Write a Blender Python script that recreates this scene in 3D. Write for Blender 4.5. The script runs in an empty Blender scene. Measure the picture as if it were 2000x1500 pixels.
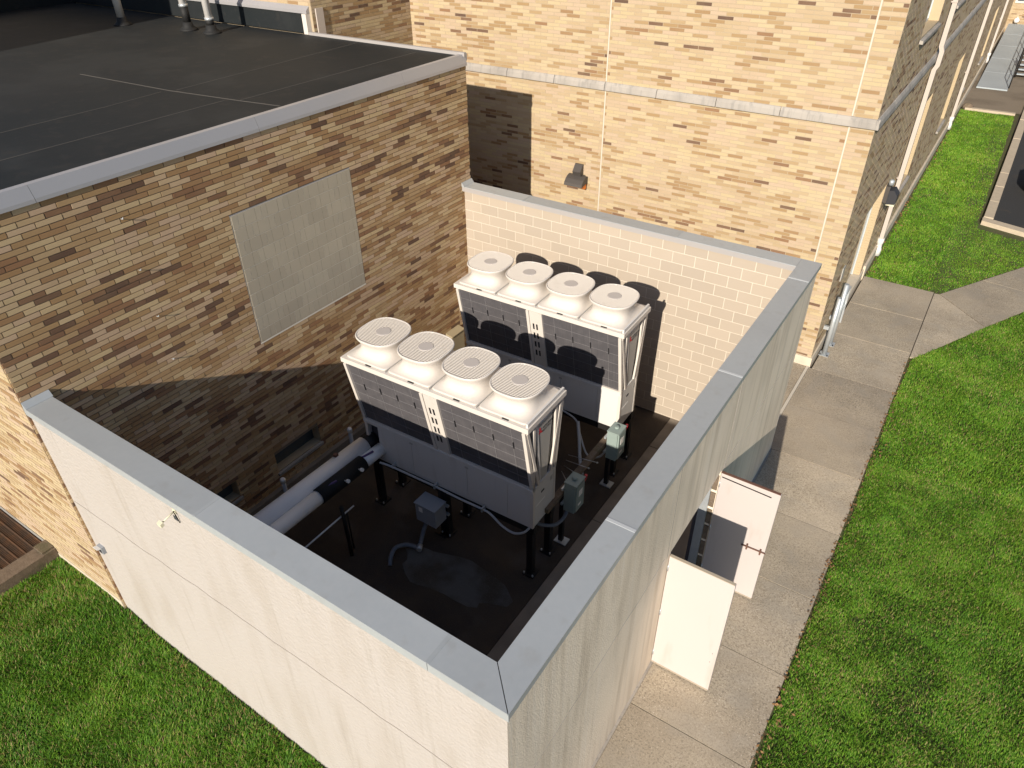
import bpy, bmesh, math, random
import numpy as np
from mathutils import Vector, Matrix
R = math.radians
random.seed(7); RNG = np.random.default_rng(11)
C = bpy.context.scene.collection
S = bpy.context.scene

# ------------------------------------------------------------------ camera, sky, sun, exposure
CAM = np.array((8.4685, -2.3572, 8.8429)); YAW, PITCH, ROLL, FPX = -0.5917, 0.6217, 0.0104, 1401.46
cy, sy, cp, sp = math.cos(YAW), math.sin(YAW), math.cos(PITCH), math.sin(PITCH)
FWD = np.array((sy*cp, cy*cp, -sp)); RT = np.array((cy, -sy, 0)); DN = np.cross(FWD, RT)
cr, sr = math.cos(ROLL), math.sin(ROLL)
RT, DN = cr*RT + sr*DN, -sr*RT + cr*DN
cam = bpy.data.objects.new('camera', bpy.data.cameras.new('camera')); C.objects.link(cam)
M = Matrix(((RT[0], -DN[0], -FWD[0], CAM[0]), (RT[1], -DN[1], -FWD[1], CAM[1]), (RT[2], -DN[2], -FWD[2], CAM[2]), (0, 0, 0, 1)))
cam.matrix_world = M
cam.data.sensor_width = 36; cam.data.lens = 36*FPX/2000; cam.data.clip_end = 1500; cam.data.clip_start = .05
S.camera = cam

SUN_EL, SUN_AZ = R(24.4), math.pi - math.atan2(.176, 1.0)      # azimuth clockwise from +Y
W = bpy.data.worlds.new('World'); S.world = W; W.use_nodes = True
wn = W.node_tree.nodes; wl = W.node_tree.links
bg = wn['Background']; sky = wn.new('ShaderNodeTexSky'); sky.sky_type = 'NISHITA'; sky.sun_disc = False
sky.sun_elevation = SUN_EL; sky.sun_rotation = SUN_AZ; sky.air_density = 1.0; sky.dust_density = .6; sky.ozone_density = 3.0
wl.new(sky.outputs[0], bg.inputs[0]); bg.inputs[1].default_value = 0.08
sd = Vector((math.sin(SUN_AZ)*math.cos(SUN_EL), math.cos(SUN_AZ)*math.cos(SUN_EL), math.sin(SUN_EL)))
sun = bpy.data.objects.new('sun', bpy.data.lights.new('sun', 'SUN')); C.objects.link(sun)
sun.data.energy = 4.8; sun.data.angle = R(.5); sun.data.color = (1, .905, .775)
sun.rotation_euler = sd.to_track_quat('Z', 'Y').to_euler(); sun.location = sd*60
S.view_settings.view_transform = 'Standard'; S.view_settings.look = 'None'
S.view_settings.exposure = 0.5; S.view_settings.gamma = 1; S.view_settings.use_curve_mapping = False

# ------------------------------------------------------------------ materials
def mat(name, col, rough=.7, metal=0.0, noise=(), bump=None, spec=.4, vary=0.0):
    """noise: list of (scale, amount, colour) blends in world space; bump: (scale, strength, distance)"""
    m = bpy.data.materials.new(name); m.use_nodes = True
    n = m.node_tree.nodes; l = m.node_tree.links; b = n['Principled BSDF']
    b.inputs['Roughness'].default_value = rough; b.inputs['Metallic'].default_value = metal
    b.inputs['Specular IOR Level'].default_value = spec
    rgb = n.new('ShaderNodeRGB'); rgb.outputs[0].default_value = (*col, 1); out = rgb.outputs[0]
    g = n.new('ShaderNodeNewGeometry')
    for it in noise:
        sc, amt, c2 = it[:3]; lo, hi = (it[3], it[4]) if len(it) > 3 else (.42, .68)
        stretch = it[5] if len(it) > 5 else None
        t = n.new('ShaderNodeTexNoise'); t.inputs['Scale'].default_value = sc; t.inputs['Detail'].default_value = 5
        vec = g.outputs['Position']
        if stretch:
            mp = n.new('ShaderNodeMapping'); mp.inputs['Scale'].default_value = stretch; l.new(vec, mp.inputs['Vector']); vec = mp.outputs[0]
        l.new(vec, t.inputs['Vector'])
        mr = n.new('ShaderNodeMapRange'); mr.inputs['From Min'].default_value = lo; mr.inputs['From Max'].default_value = hi
        mr.inputs['To Max'].default_value = amt; l.new(t.outputs['Fac'], mr.inputs['Value'])
        mx = n.new('ShaderNodeMix'); mx.data_type = 'RGBA'; l.new(mr.outputs[0], mx.inputs['Factor'])
        l.new(out, mx.inputs['A']); mx.inputs['B'].default_value = (*c2, 1); out = mx.outputs['Result']
    if vary:
        oi = n.new('ShaderNodeObjectInfo'); mr = n.new('ShaderNodeMapRange'); mr.inputs['To Min'].default_value = 1-vary; mr.inputs['To Max'].default_value = 1+vary*.6
        l.new(oi.outputs['Random'], mr.inputs['Value']); hs = n.new('ShaderNodeHueSaturation'); l.new(mr.outputs[0], hs.inputs['Value']); l.new(out, hs.inputs['Color']); out = hs.outputs[0]
    l.new(out, b.inputs['Base Color'])
    if bump:
        t = n.new('ShaderNodeTexNoise'); t.inputs['Scale'].default_value = bump[0]; t.inputs['Detail'].default_value = 6
        l.new(g.outputs['Position'], t.inputs['Vector'])
        bp = n.new('ShaderNodeBump'); bp.inputs['Strength'].default_value = bump[1]; bp.inputs['Distance'].default_value = bump[2]
        l.new(t.outputs['Fac'], bp.inputs['Height']); l.new(bp.outputs[0], b.inputs['Normal'])
    return m

def ramp_mat(name, stops, rough, speck=None, bump=None, noise=None):
    """colour picked by the 'tone' of each piece: face attribute on joined pieces, object colour on single ones"""
    m = bpy.data.materials.new(name); m.use_nodes = True
    n = m.node_tree.nodes; l = m.node_tree.links; b = n['Principled BSDF']; b.inputs['Roughness'].default_value = rough
    b.inputs['Specular IOR Level'].default_value = .25
    a = n.new('ShaderNodeAttribute'); a.attribute_name = 'tone'
    oi = n.new('ShaderNodeObjectInfo'); sep = n.new('ShaderNodeSeparateColor'); l.new(oi.outputs['Color'], sep.inputs[0])
    ad = n.new('ShaderNodeMath'); ad.operation = 'ADD'; l.new(a.outputs['Fac'], ad.inputs[0]); l.new(sep.outputs[0], ad.inputs[1])
    cr_ = n.new('ShaderNodeValToRGB'); l.new(ad.outputs[0], cr_.inputs[0]); e = cr_.color_ramp.elements
    while len(e) < len(stops): e.new(.5)
    for el, (p, c) in zip(e, stops): el.position = p; el.color = (*c, 1)
    out = cr_.outputs[0]; g = n.new('ShaderNodeNewGeometry')
    for sc, amt, c2, lo, hi in (speck or ()):
        t = n.new('ShaderNodeTexNoise'); t.inputs['Scale'].default_value = sc; t.inputs['Detail'].default_value = 3
        l.new(g.outputs['Position'], t.inputs['Vector'])
        mr = n.new('ShaderNodeMapRange'); mr.inputs['From Min'].default_value = lo; mr.inputs['From Max'].default_value = hi; mr.inputs['To Max'].default_value = amt
        l.new(t.outputs['Fac'], mr.inputs['Value']); mx = n.new('ShaderNodeMix'); mx.data_type = 'RGBA'
        l.new(mr.outputs[0], mx.inputs['Factor']); l.new(out, mx.inputs['A']); mx.inputs['B'].default_value = (*c2, 1); out = mx.outputs['Result']
    l.new(out, b.inputs['Base Color'])
    if bump:
        t = n.new('ShaderNodeTexNoise'); t.inputs['Scale'].default_value = bump[0]; t.inputs['Detail'].default_value = 5
        l.new(g.outputs['Position'], t.inputs['Vector'])
        bp = n.new('ShaderNodeBump'); bp.inputs['Strength'].default_value = bump[1]; bp.inputs['Distance'].default_value = bump[2]
        l.new(t.outputs['Fac'], bp.inputs['Height']); l.new(bp.outputs[0], b.inputs['Normal'])
    return m

MT = {}
BRICK = [(0, (.465, .37, .24)), (.10, (.45, .36, .215)), (.17, (.44, .335, .24)), (.3, (.40, .305, .185)), (.48, (.315, .212, .108)), (.62, (.245, .142, .078)), (.8, (.155, .093, .060)), (1, (.085, .055, .042))]
SPECK = dict(speck=[(170, .45, (.22, .15, .10), .58, .70), (3.1, .15, (.36, .26, .15), .45, .7)], bump=(150, .5, .004))
MT['brick'] = ramp_mat('brick', BRICK, .85, **SPECK)
MT['brick_annex'] = ramp_mat('brick_annex', [(p, (c[0]*1.22, c[1]*1.13, c[2]*1.06)) for p, c in BRICK], .85, **SPECK)  # annex side wall: redder brick, also lightened to make up for grazing sun
MT['brick_side'] = ramp_mat('brick_side', BRICK, .9, speck=SPECK['speck'])
MT['joint_shade_mortar'] = mat('joint_shade_mortar', (.20, .155, .11), .95, noise=[(6, .4, (.30, .24, .17))], bump=(150, .4, .003))  # shade in the annex wall's raked joints is put into a darker mortar
MT['mortar'] = mat('mortar', (.385, .31, .215), .95, noise=[(6, .3, (.34, .28, .20))], bump=(150, .4, .003))
MT['block'] = ramp_mat('painted_block', [(0, (.42, .355, .285)), (1, (.365, .31, .25))], .6, speck=[(2.2, .12, (.36, .3, .22), .45, .7)], bump=(120, .25, .003))
MT['block_joint'] = mat('block_joint', (.60, .54, .45), .8)
MT['patch_block'] = ramp_mat('scored_block', [(0, (.45, .395, .305)), (1, (.38, .33, .255))], .7, speck=[(5, .25, (.36, .33, .26), .45, .7)], bump=(160, .25, .002))
MT['patch_joint'] = mat('scored_block_joint', (.70, .65, .56), .85)
MT['stucco'] = mat('stucco', (.395, .365, .34), .85, noise=[(.7, .10, (.38, .32, .26), .45, .75), (5, .08, (.38, .32, .26), .5, .7), (1.0, .50, (.31, .27, .225), .52, .76, (2.2, 2.2, .5)), (2.5, .35, (.32, .285, .245), .52, .72, (1, 1, .25)), (1.0, .34, (.27, .24, .20), .60, .74, (12, 12, .6))], bump=(24, .55, .03))
MT['stucco_side_lightened'] = mat('stucco_streaked_lightened', (.76, .65, .52), .85, noise=[(1.0, .60, (.44, .355, .26), .46, .70, (6, 7, .45)), (1.0, .4, (.76, .69, .61), .52, .72, (9, 16, .5)), (.8, .3, (.36, .31, .24), .45, .7)], bump=(60, .45, .01))  # same stucco, streaked; base colour lightened to make up for grazing sun
MT['stucco_crack'] = mat('stucco_crack', (.30, .27, .24), .95)
MT['coping'] = mat('grey_coping_metal', (.375, .40, .415), .42, .15, vary=.08, noise=[(.9, .30, (.30, .315, .325), .42, .7), (.35, .25, (.40, .41, .41), .45, .7), (14, .10, (.5, .5, .5)), (1.0, .30, (.29, .285, .27), .58, .72, (5, 5, 5))], bump=(1.3, .22, .03))
MT['coping_seam'] = mat('coping_seam', (.52, .54, .55), .5, .2)
MT['fascia'] = mat('aluminium_fascia', (.40, .39, .40), .40, .3, noise=[(1.2, .2, (.34, .335, .345))])
MT['membrane'] = mat('black_roof_membrane', (.0110, .0145, .0165), .66, noise=[(.45, .55, (.020, .021, .0215), .42, .62), (.9, .6, (.024, .027, .028), .54, .62), (5, .5, (.028, .027, .026), .58, .66), (2.3, .28, (.015, .017, .018)), (60, .35, (.04, .038, .037), .56, .74)], bump=(2.2, .25, .02), spec=.22)
MT['seam'] = mat('roof_seam', (.085, .078, .070), .8)
MT['stone'] = mat('limestone_band', (.36, .33, .295), .85, noise=[(1, .65, (.24, .22, .20), .46, .66, (2.2, 2.2, .9)), (1, .5, (.20, .19, .18), .52, .66, (16, 16, .7))], bump=(60, .3, .004))
MT['sealant'] = mat('joint_sealant', (.54, .49, .41), .7)
MT['white'] = mat('white_enamel', (.60, .555, .505), .38, noise=[(1.7, .12, (.52, .46, .40), .5, .7), (9, .25, (.46, .41, .35), .58, .72)])
MT['cabinet'] = mat('cream_cabinet', (.60, .585, .565), .45, noise=[(1.3, .15, (.50, .485, .465), .45, .7), (1.0, .35, (.42, .39, .35), .58, .74, (7, 7, .8))])
MT['fin'] = mat('coil_fins', (.105, .099, .105), .5, .2, noise=[(9, .35, (.17, .16, .165)), (1, .5, (.07, .07, .08), .45, .6, (400, 1, 1))])
MT['tube'] = mat('coil_plate_line', (.27, .26, .265), .5, .2)
MT['darkclip'] = mat('black_clip', (.012, .012, .014), .5)
MT['dark'] = mat('fan_interior', (.05, .045, .055), .7)
MT['hub'] = mat('fan_hub', (.46, .42, .39), .5)
MT['greypanel'] = mat('grey_end_panel', (.40, .39, .37), .45, .1)
MT['steel'] = mat('black_steel', (.018, .017, .017), .55, .3)
MT['rusty'] = mat('rusty_grating', (.10, .065, .045), .85, .2, noise=[(7, .6, (.19, .09, .04)), (25, .4, (.03, .025, .022))])
MT['galv'] = mat('galvanised_steel', (.50, .53, .55), .42, .5, noise=[(14, .25, (.38, .41, .44)), (40, .15, (.6, .62, .63))])
MT['pvc'] = mat('white_pipe_jacket', (.80, .80, .79), .4, noise=[(2, .15, (.55, .57, .6))])
MT['rubber'] = mat('black_insulation', (.012, .012, .012), .7)
MT['conduit'] = mat('grey_conduit', (.42, .43, .44), .5)
MT['bluegrey'] = mat('blue_grey_hose', (.13, .15, .18), .5)
MT['purple'] = mat('purple_handle', (.07, .05, .16), .5)
MT['swgreen'] = mat('grey_green_enclosure', (.25, .31, .29), .5, noise=[(5, .2, (.2, .25, .24))])
MT['jbox'] = mat('grey_junction_box', (.30, .32, .35), .45)
MT['red'] = mat('red_handle', (.55, .02, .04), .4)
MT['brass'] = mat('brass_fitting', (.6, .5, .3), .35, .8)
MT['label'] = mat('label_white', (.78, .77, .74), .5)
MT['ink'] = mat('dark_ink', (.03, .03, .035), .6)
MT['logored'] = mat('logo_red', (.55, .02, .03), .5)
MT['concrete'] = mat('sidewalk_concrete', (.44, .372, .275), .9, vary=.15, noise=[(.8, .80, (.29, .245, .185), .42, .64), (2.6, .5, (.33, .28, .21), .50, .66), (4, .35, (.49, .42, .33), .45, .7), (13, .40, (.29, .24, .175), .48, .68), (38, .80, (.19, .155, .115), .50, .64), (80, .60, (.20, .16, .12), .52, .66), (48, .75, (.66, .58, .48), .60, .70), (2.2, .45, (.31, .275, .225), .50, .62), (.45, .4, (.48, .40, .30), .5, .65)], bump=(110, .4, .004))
MT['concrete2'] = mat('ramp_landing_concrete', (.20, .16, .115), .9, noise=[(.5, .6, (.10, .075, .05), .45, .6), (60, .3, (.28, .24, .19))], bump=(90, .3, .004))
MT['joint'] = mat('dark_joint', (.075, .06, .045), .95)
MT['cornerbase'] = mat('base_concrete', (.55, .48, .38), .9, noise=[(4, .4, (.38, .33, .27))])
MT['soil'] = mat('soil', (.075, .07, .03), .95, noise=[(3, .6, (.05, .055, .02)), (30, .6, (.12, .10, .045)), (1.4, .5, (.05, .085, .02))], bump=(40, .8, .02))
MT['far_grass'] = mat('distant_grass', (.06, .10, .025), .95, noise=[(.6, .6, (.085, .12, .03)), (9, .5, (.035, .06, .015))], bump=(60, .9, .03))
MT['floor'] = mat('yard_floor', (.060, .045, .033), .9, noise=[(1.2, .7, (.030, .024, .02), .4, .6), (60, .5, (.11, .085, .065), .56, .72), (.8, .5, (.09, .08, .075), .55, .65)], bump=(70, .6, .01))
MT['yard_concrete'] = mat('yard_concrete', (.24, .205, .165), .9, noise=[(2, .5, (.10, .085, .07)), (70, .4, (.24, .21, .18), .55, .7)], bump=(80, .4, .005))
MT['damp'] = mat('damp_patch', (.095, .095, .092), .9, noise=[(2.2, .9, (.05, .04, .03), .40, .62), (70, .4, (.15, .145, .14), .55, .7)])
MT['asphalt'] = mat('asphalt', (.030, .030, .031), .9, noise=[(1.1, .5, (.028, .029, .032)), (90, .5, (.13, .125, .12), .6, .74), (.9, .5, (.075, .055, .035), .6, .7)], bump=(90, .6, .008))
MT['kerb'] = mat('kerb_concrete', (.47, .39, .29), .9, noise=[(8, .5, (.36, .30, .23)), (60, .3, (.45, .39, .3))], bump=(70, .4, .006))
MT['curb_old'] = mat('old_kerb', (.16, .12, .085), .95, noise=[(12, .6, (.09, .065, .045)), (70, .5, (.28, .22, .17), .55, .7), (3, .5, (.07, .075, .03), .55, .68)], bump=(60, .7, .012))
MT['doorwhite'] = mat('white_door_paint', (.49, .44, .42), .45, noise=[(1.2, .12, (.44, .40, .36)), (1.0, .35, (.36, .31, .26), .60, .74, (5, 5, 1.2))])
MT['bronze'] = mat('bronze_lamp', (.085, .075, .068), .5, .3)
MT['amber'] = mat('amber_lens', (.85, .22, .02), .25)
MT['downspout'] = mat('painted_downspout', (.46, .405, .36), .5, noise=[(2, .15, (.40, .34, .30))])
MT['whitepvc'] = mat('white_pvc', (.64, .62, .60), .4)
MT['glass'] = mat('window_glass', (.05, .065, .075), .08, 0, spec=.8)
MT['frame'] = mat('window_frame', (.50, .53, .53), .5, .2)
MT['ramp'] = mat('aluminium_ramp', (.40, .45, .48), .45, .35, noise=[(.8, .4, (.30, .34, .37)), (30, .2, (.5, .55, .58))])
MT['carpaint'] = mat('black_car_paint', (.008, .008, .009), .2, .1, spec=.6)
MT['tyre'] = mat('tyre', (.012, .012, .012), .8)
MT['rust'] = mat('rust_stain', (.13, .065, .045), .8)
MT['cream'] = mat('cream_plastic', (.66, .62, .46), .5)
MT['pale_fascia'] = mat('pale_fascia', (.36, .34, .33), .5, .1)
MT['edge_cream'] = mat('door_edge_cream', (.40, .34, .26), .6)
MT['leaf'] = ramp_mat('dry_leaf', [(0, (.35, .22, .10)), (.5, (.26, .14, .06)), (1, (.12, .07, .04))], .8)
MT['tan'] = mat('tan_paint', (.33, .27, .17), .7)
MT['thin_line'] = mat('threaded_rod', (.32, .32, .33), .4, .7)
MT['brownroof'] = mat('brown_gravel_roof', (.17, .10, .07), .95, noise=[(3, .4, (.10, .065, .05))])

def grass_mat():
    m = bpy.data.materials.new('grass_blade'); m.use_nodes = True
    n = m.node_tree.nodes; l = m.node_tree.links; b = n['Principled BSDF']; b.inputs['Roughness'].default_value = .55
    b.inputs['Specular IOR Level'].default_value = .3
    a = n.new('ShaderNodeAttribute'); a.attribute_name = 'tone'; cr_ = n.new('ShaderNodeValToRGB'); l.new(a.outputs['Fac'], cr_.inputs[0])
    st = [(0, (.050, .145, .013)), (.35, (.108, .262, .018)), (.6, (.185, .37, .026)), (.8, (.295, .445, .046)), (.9, (.36, .31, .10)), (1, (.48, .36, .19))]
    e = cr_.color_ramp.elements
    while len(e) < len(st): e.new(.5)
    for el, (p, c) in zip(e, st): el.position = p; el.color = (*c, 1)
    l.new(cr_.outputs[0], b.inputs['Base Color'])
    tr = n.new('ShaderNodeBsdfTranslucent'); l.new(cr_.outputs[0], tr.inputs[0]); mx = n.new('ShaderNodeMixShader'); mx.inputs[0].default_value = .30
    l.new(b.outputs[0], mx.inputs[1]); l.new(tr.outputs[0], mx.inputs[2]); l.new(mx.outputs[0], n['Material Output'].inputs[0])
    return m
MT['grass'] = grass_mat()

# ------------------------------------------------------------------ builders
def link(name, me, m=None, parent=None, loc=(0, 0, 0), rot=0.0):
    o = bpy.data.objects.new(name, me); C.objects.link(o); o.location = loc
    if rot: o.rotation_euler = (0, 0, rot)
    if parent: o.parent = parent
    if m and me and not me.materials: me.materials.append(MT[m])
    o.color = (0, 0, 0, 1)
    return o

def tag(o, label=None, cat=None, group=None, kind=None):
    if label: o['label'] = label
    if cat: o['category'] = cat
    if group: o['group'] = group
    if kind: o['kind'] = kind
    return o

def thing(name, label, cat, loc=(0, 0, 0), rot=0.0, group=None):
    return tag(link(name, None, loc=loc, rot=rot), label, cat, group)

class MB:
    """collects shapes, builds one mesh object"""
    def __init__(s): s.v = []; s.f = []; s.sm = []
    def quad(s, a, b, c, d): i = len(s.v); s.v += [a, b, c, d]; s.f.append((i, i+1, i+2, i+3)); s.sm.append(False); return s
    def box(s, x0, x1, y0, y1, z0, z1, tf=None):
        i = len(s.v); p = [(x0, y0, z0), (x1, y0, z0), (x1, y1, z0), (x0, y1, z0), (x0, y0, z1), (x1, y0, z1), (x1, y1, z1), (x0, y1, z1)]
        if tf: p = [tuple(tf @ Vector(q)) for q in p]
        s.v += p
        for f in ((0, 3, 2, 1), (4, 5, 6, 7), (0, 1, 5, 4), (1, 2, 6, 5), (2, 3, 7, 6), (3, 0, 4, 7)): s.f.append(tuple(i+k for k in f)); s.sm.append(False)
        return s
    def bar(s, a, b, w, h, up=(0, 0, 1)):
        a, b = Vector(a), Vector(b); d = b-a; L = d.length; d.normalize(); u = Vector(up)
        x = d.cross(u)
        if x.length < 1e-4: x = d.cross(Vector((1, 0, 0)))
        x.normalize(); z = x.cross(d)
        tf = Matrix((x, d, z)).transposed().to_4x4(); tf.translation = a
        return s.box(-w/2, w/2, 0, L, -h/2, h/2, tf)
    def prism(s, poly, z0, z1):
        n = len(poly); i = len(s.v); s.v += [(x, y, z0) for x, y in poly] + [(x, y, z1) for x, y in poly]
        s.f.append(tuple(i+k for k in reversed(range(n)))); s.f.append(tuple(i+n+k for k in range(n))); s.sm += [False]*2
        for k in range(n): s.f.append((i+k, i+(k+1) % n, i+n+(k+1) % n, i+n+k)); s.sm.append(False)
        return s
    def prism_y(s, poly, y0, y1):          # poly in x,z
        n = len(poly); i = len(s.v); s.v += [(x, y0, z) for x, z in poly] + [(x, y1, z) for x, z in poly]
        s.f.append(tuple(i+k for k in range(n))); s.f.append(tuple(i+n+k for k in reversed(range(n)))); s.sm += [False]*2
        for k in range(n): s.f.append((i+(k+1) % n, i+k, i+n+k, i+n+(k+1) % n)); s.sm.append(False)
        return s
    def prism_x(s, poly, x0, x1):          # poly in y,z
        n = len(poly); i = len(s.v); s.v += [(x0, y, z) for y, z in poly] + [(x1, y, z) for y, z in poly]
        s.f.append(tuple(i+k for k in reversed(range(n)))); s.f.append(tuple(i+n+k for k in range(n))); s.sm += [False]*2
        for k in range(n): s.f.append((i+k, i+(k+1) % n, i+n+(k+1) % n, i+n+k)); s.sm.append(False)
        return s
    def rings(s, rings, cap0=True, cap1=True):
        i0 = len(s.v); n = len(rings[0])
        for r in rings: s.v += [tuple(p) for p in r]
        for k in range(len(rings)-1):
            for j in range(n):
                a = i0+k*n+j; b = i0+k*n+(j+1) % n; s.f.append((a, b, b+n, a+n)); s.sm.append(True)
        if cap0: s.f.append(tuple(i0+j for j in reversed(range(n)))); s.sm.append(False)
        if cap1: s.f.append(tuple(i0+(len(rings)-1)*n+j for j in range(n))); s.sm.append(False)
        return s
    def tube(s, pts, r, n=10, cap=True):
        pts = [Vector(p) for p in pts]; rs = []
        rad = r if isinstance(r, (list, tuple)) else [r]*len(pts); prev = None
        for k, p in enumerate(pts):
            d = (pts[min(k+1, len(pts)-1)] - pts[max(k-1, 0)]).normalized()
            if prev is None:
                x = d.cross(Vector((0, 0, 1)))
                if x.length < 1e-3: x = d.cross(Vector((1, 0, 0)))
            else: x = prev - d*prev.dot(d)
            x.normalize(); prev = x; y = d.cross(x)
            rs.append([p + (x*math.cos(t)+y*math.sin(t))*rad[k] for t in (2*math.pi*j/n for j in range(n))])
        return s.rings(rs, cap, cap)
    def lathe(s, prof, cx=0, cy_=0, n=20, cap0=True, cap1=True):
        return s.rings([[(cx+r*math.cos(2*math.pi*j/n), cy_+r*math.sin(2*math.pi*j/n), z) for j in range(n)] for r, z in prof], cap0, cap1)
    def mesh(s, name):
        me = bpy.data.meshes.new(name); me.from_pydata(s.v, [], s.f); me.polygons.foreach_set('use_smooth', s.sm); me.update(); return me
    def build(s, name, m, parent=None, loc=(0, 0, 0), rot=0.0): return link(name, s.mesh(name), m, parent, loc, rot)

def bez(pts, n=8):
    """smooth path through points (Catmull-Rom)"""
    P = [Vector(p) for p in pts]; P = [P[0]] + P + [P[-1]]; out = []
    for i in range(1, len(P)-2):
        for k in range(n):
            t = k/n; a, b, c, d = P[i-1:i+3]
            out.append(.5*((2*b)+(-a+c)*t+(2*a-5*b+4*c-d)*t*t+(-a+3*b-3*c+d)*t**3))
    return out + [P[-2]]

def np_mesh(name, verts, faces, tone=None, smooth=False):
    """verts (N,3), faces (M,k) with one k"""
    me = bpy.data.meshes.new(name); k = faces.shape[1]
    me.vertices.add(len(verts)); me.vertices.foreach_set('co', verts.astype(np.float32).ravel())
    me.loops.add(faces.size); me.loops.foreach_set('vertex_index', faces.astype(np.int32).ravel())
    me.polygons.add(len(faces)); me.polygons.foreach_set('loop_start', (np.arange(len(faces))*k).astype(np.int32))
    me.update(calc_edges=True); me.polygons.foreach_set('use_smooth', np.zeros(len(faces), bool))
    if tone is not None:
        a = me.attributes.new('tone', 'FLOAT', 'FACE'); a.data.foreach_set('value', tone.astype(np.float32))
    return me

def px_size(p, q):
    def pr(a):
        d = np.array(a)-CAM; z = d@FWD; return np.array((FPX*(d@RT)/z, FPX*(d@DN)/z)), z
    (a, za), (b, zb) = pr(p), pr(q)
    if za < .3 or zb < .3: return 0
    m_ = (a+b)/2
    if abs(m_[0]) > 1030 or abs(m_[1]) > 780: return 0
    return float(np.hypot(*(a-b)))

def vnoise(x, y, seed=0):
    r = np.random.default_rng(seed).random((64, 64)); xi = np.floor(x).astype(int); yi = np.floor(y).astype(int); fx = x-xi; fy = y-yi
    fx = fx*fx*(3-2*fx); fy = fy*fy*(3-2*fy); g = lambda a, b: r[a % 64, b % 64]
    return (g(xi, yi)*(1-fx)+g(xi+1, yi)*fx)*(1-fy)+(g(xi, yi+1)*(1-fx)+g(xi+1, yi+1)*fx)*fy

BL, BH, JT = .3048, .0677, .0120
def brick_face(parent, org, u, n, u0, u1, z0, z1, holes=(), p_tan=.2, p_dark=.05, singles=0, seed=1, proud=.005, jit=.0008, bm='brick'):
    """courses of brick proud of a mortar face; the largest ones in view become objects, the rest one joined part"""
    rng = np.random.default_rng(seed); org, u, n = np.array(org, float), np.array(u, float), np.array(n, float)
    L = []
    for c in range(int(math.floor(z0/BH)), int(math.ceil(z1/BH))):
        za, zb = max(c*BH, z0)+JT/2, min((c+1)*BH, z1)-JT/2
        if zb-za < .012: continue
        x = u0 - (0 if c % 2 == 0 else .5)*BL - rng.uniform(-.05, .05)*BL - .02
        while x < u1:
            segs = [(max(x, u0), min(x+BL, u1))]
            for (ha, hb, hz0, hz1) in holes:
                if zb > hz0 and za < hz1:
                    ns = []
                    for a, b in segs:
                        if hb <= a or ha >= b: ns.append((a, b))
                        else:
                            if ha > a: ns.append((a, ha))
                            if hb < b: ns.append((hb, b))
                    segs = ns
            for a, b in segs:
                a += JT/2; b -= JT/2
                if b-a > .02: L.append((a, b, za, zb))
            x += BL
    L = np.array(L); k = len(L)
    cl = vnoise(L[:, 0]*1.0+seed*7.3, L[:, 2]*7.5, seed)*.27 + rng.random(k)*.78
    order = np.argsort(np.argsort(-cl))/k
    tone = np.where(order < p_dark, .60+.34*rng.random(k)**1.3, np.where(order < p_dark+p_tan, .36+.2*rng.random(k), .01+.31*rng.random(k)))
    pr = proud + rng.normal(0, jit, k)
    full = (L[:, 1]-L[:, 0] > BL-JT-.004) & (L[:, 3]-L[:, 2] > BH-JT-.004)
    pick = np.zeros(k, bool)
    if singles:
        sz = np.array([px_size(org+u*a+np.array((0, 0, c)), org+u*b+np.array((0, 0, c))) if f else 0 for (a, b, c, d), f in zip(L, full)])
        idx = np.argsort(-sz)[:singles]; pick[idx[sz[idx] > 6]] = True
    BK = -.012
    def corners(a, b, za, zb, p):
        o = []
        for off in (BK, p):
            for uu, zz in ((a, za), (b, za), (b, zb), (a, zb)): o.append(u*uu + np.array((0, 0, zz)) + n*off)
        return np.array(o)
    flip = np.cross(u, np.array((0, 0, 1.)))@n < 0
    FT = np.array([(4, 5, 6, 7), (0, 1, 5, 4), (1, 2, 6, 5), (2, 3, 7, 6), (3, 0, 4, 7)])
    if flip: FT = FT[:, ::-1]
    J = np.where(~pick)[0]
    V = np.concatenate([corners(*L[i], pr[i]) for i in J]) + org
    F = np.concatenate([FT + 8*i for i in range(len(J))])
    me = np_mesh('bricks', V, F, np.repeat(tone[J], 5)); o = link('bricks', me, bm, parent); o['kind'] = 'stuff'
    if pick.any():
        me1 = np_mesh('brick', corners(-(BL-JT)/2, (BL-JT)/2, -(BH-JT)/2, (BH-JT)/2, 0), FT); me1.materials.append(MT[bm])
        for i in np.where(pick)[0]:
            a, b, za, zb = L[i]; p = org + u*(a+b)/2 + np.array((0, 0, (za+zb)/2)) + n*pr[i]
            b_ = link('brick', me1, None, parent, p); b_.color = (float(tone[i]), 0, 0, 1)

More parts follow.
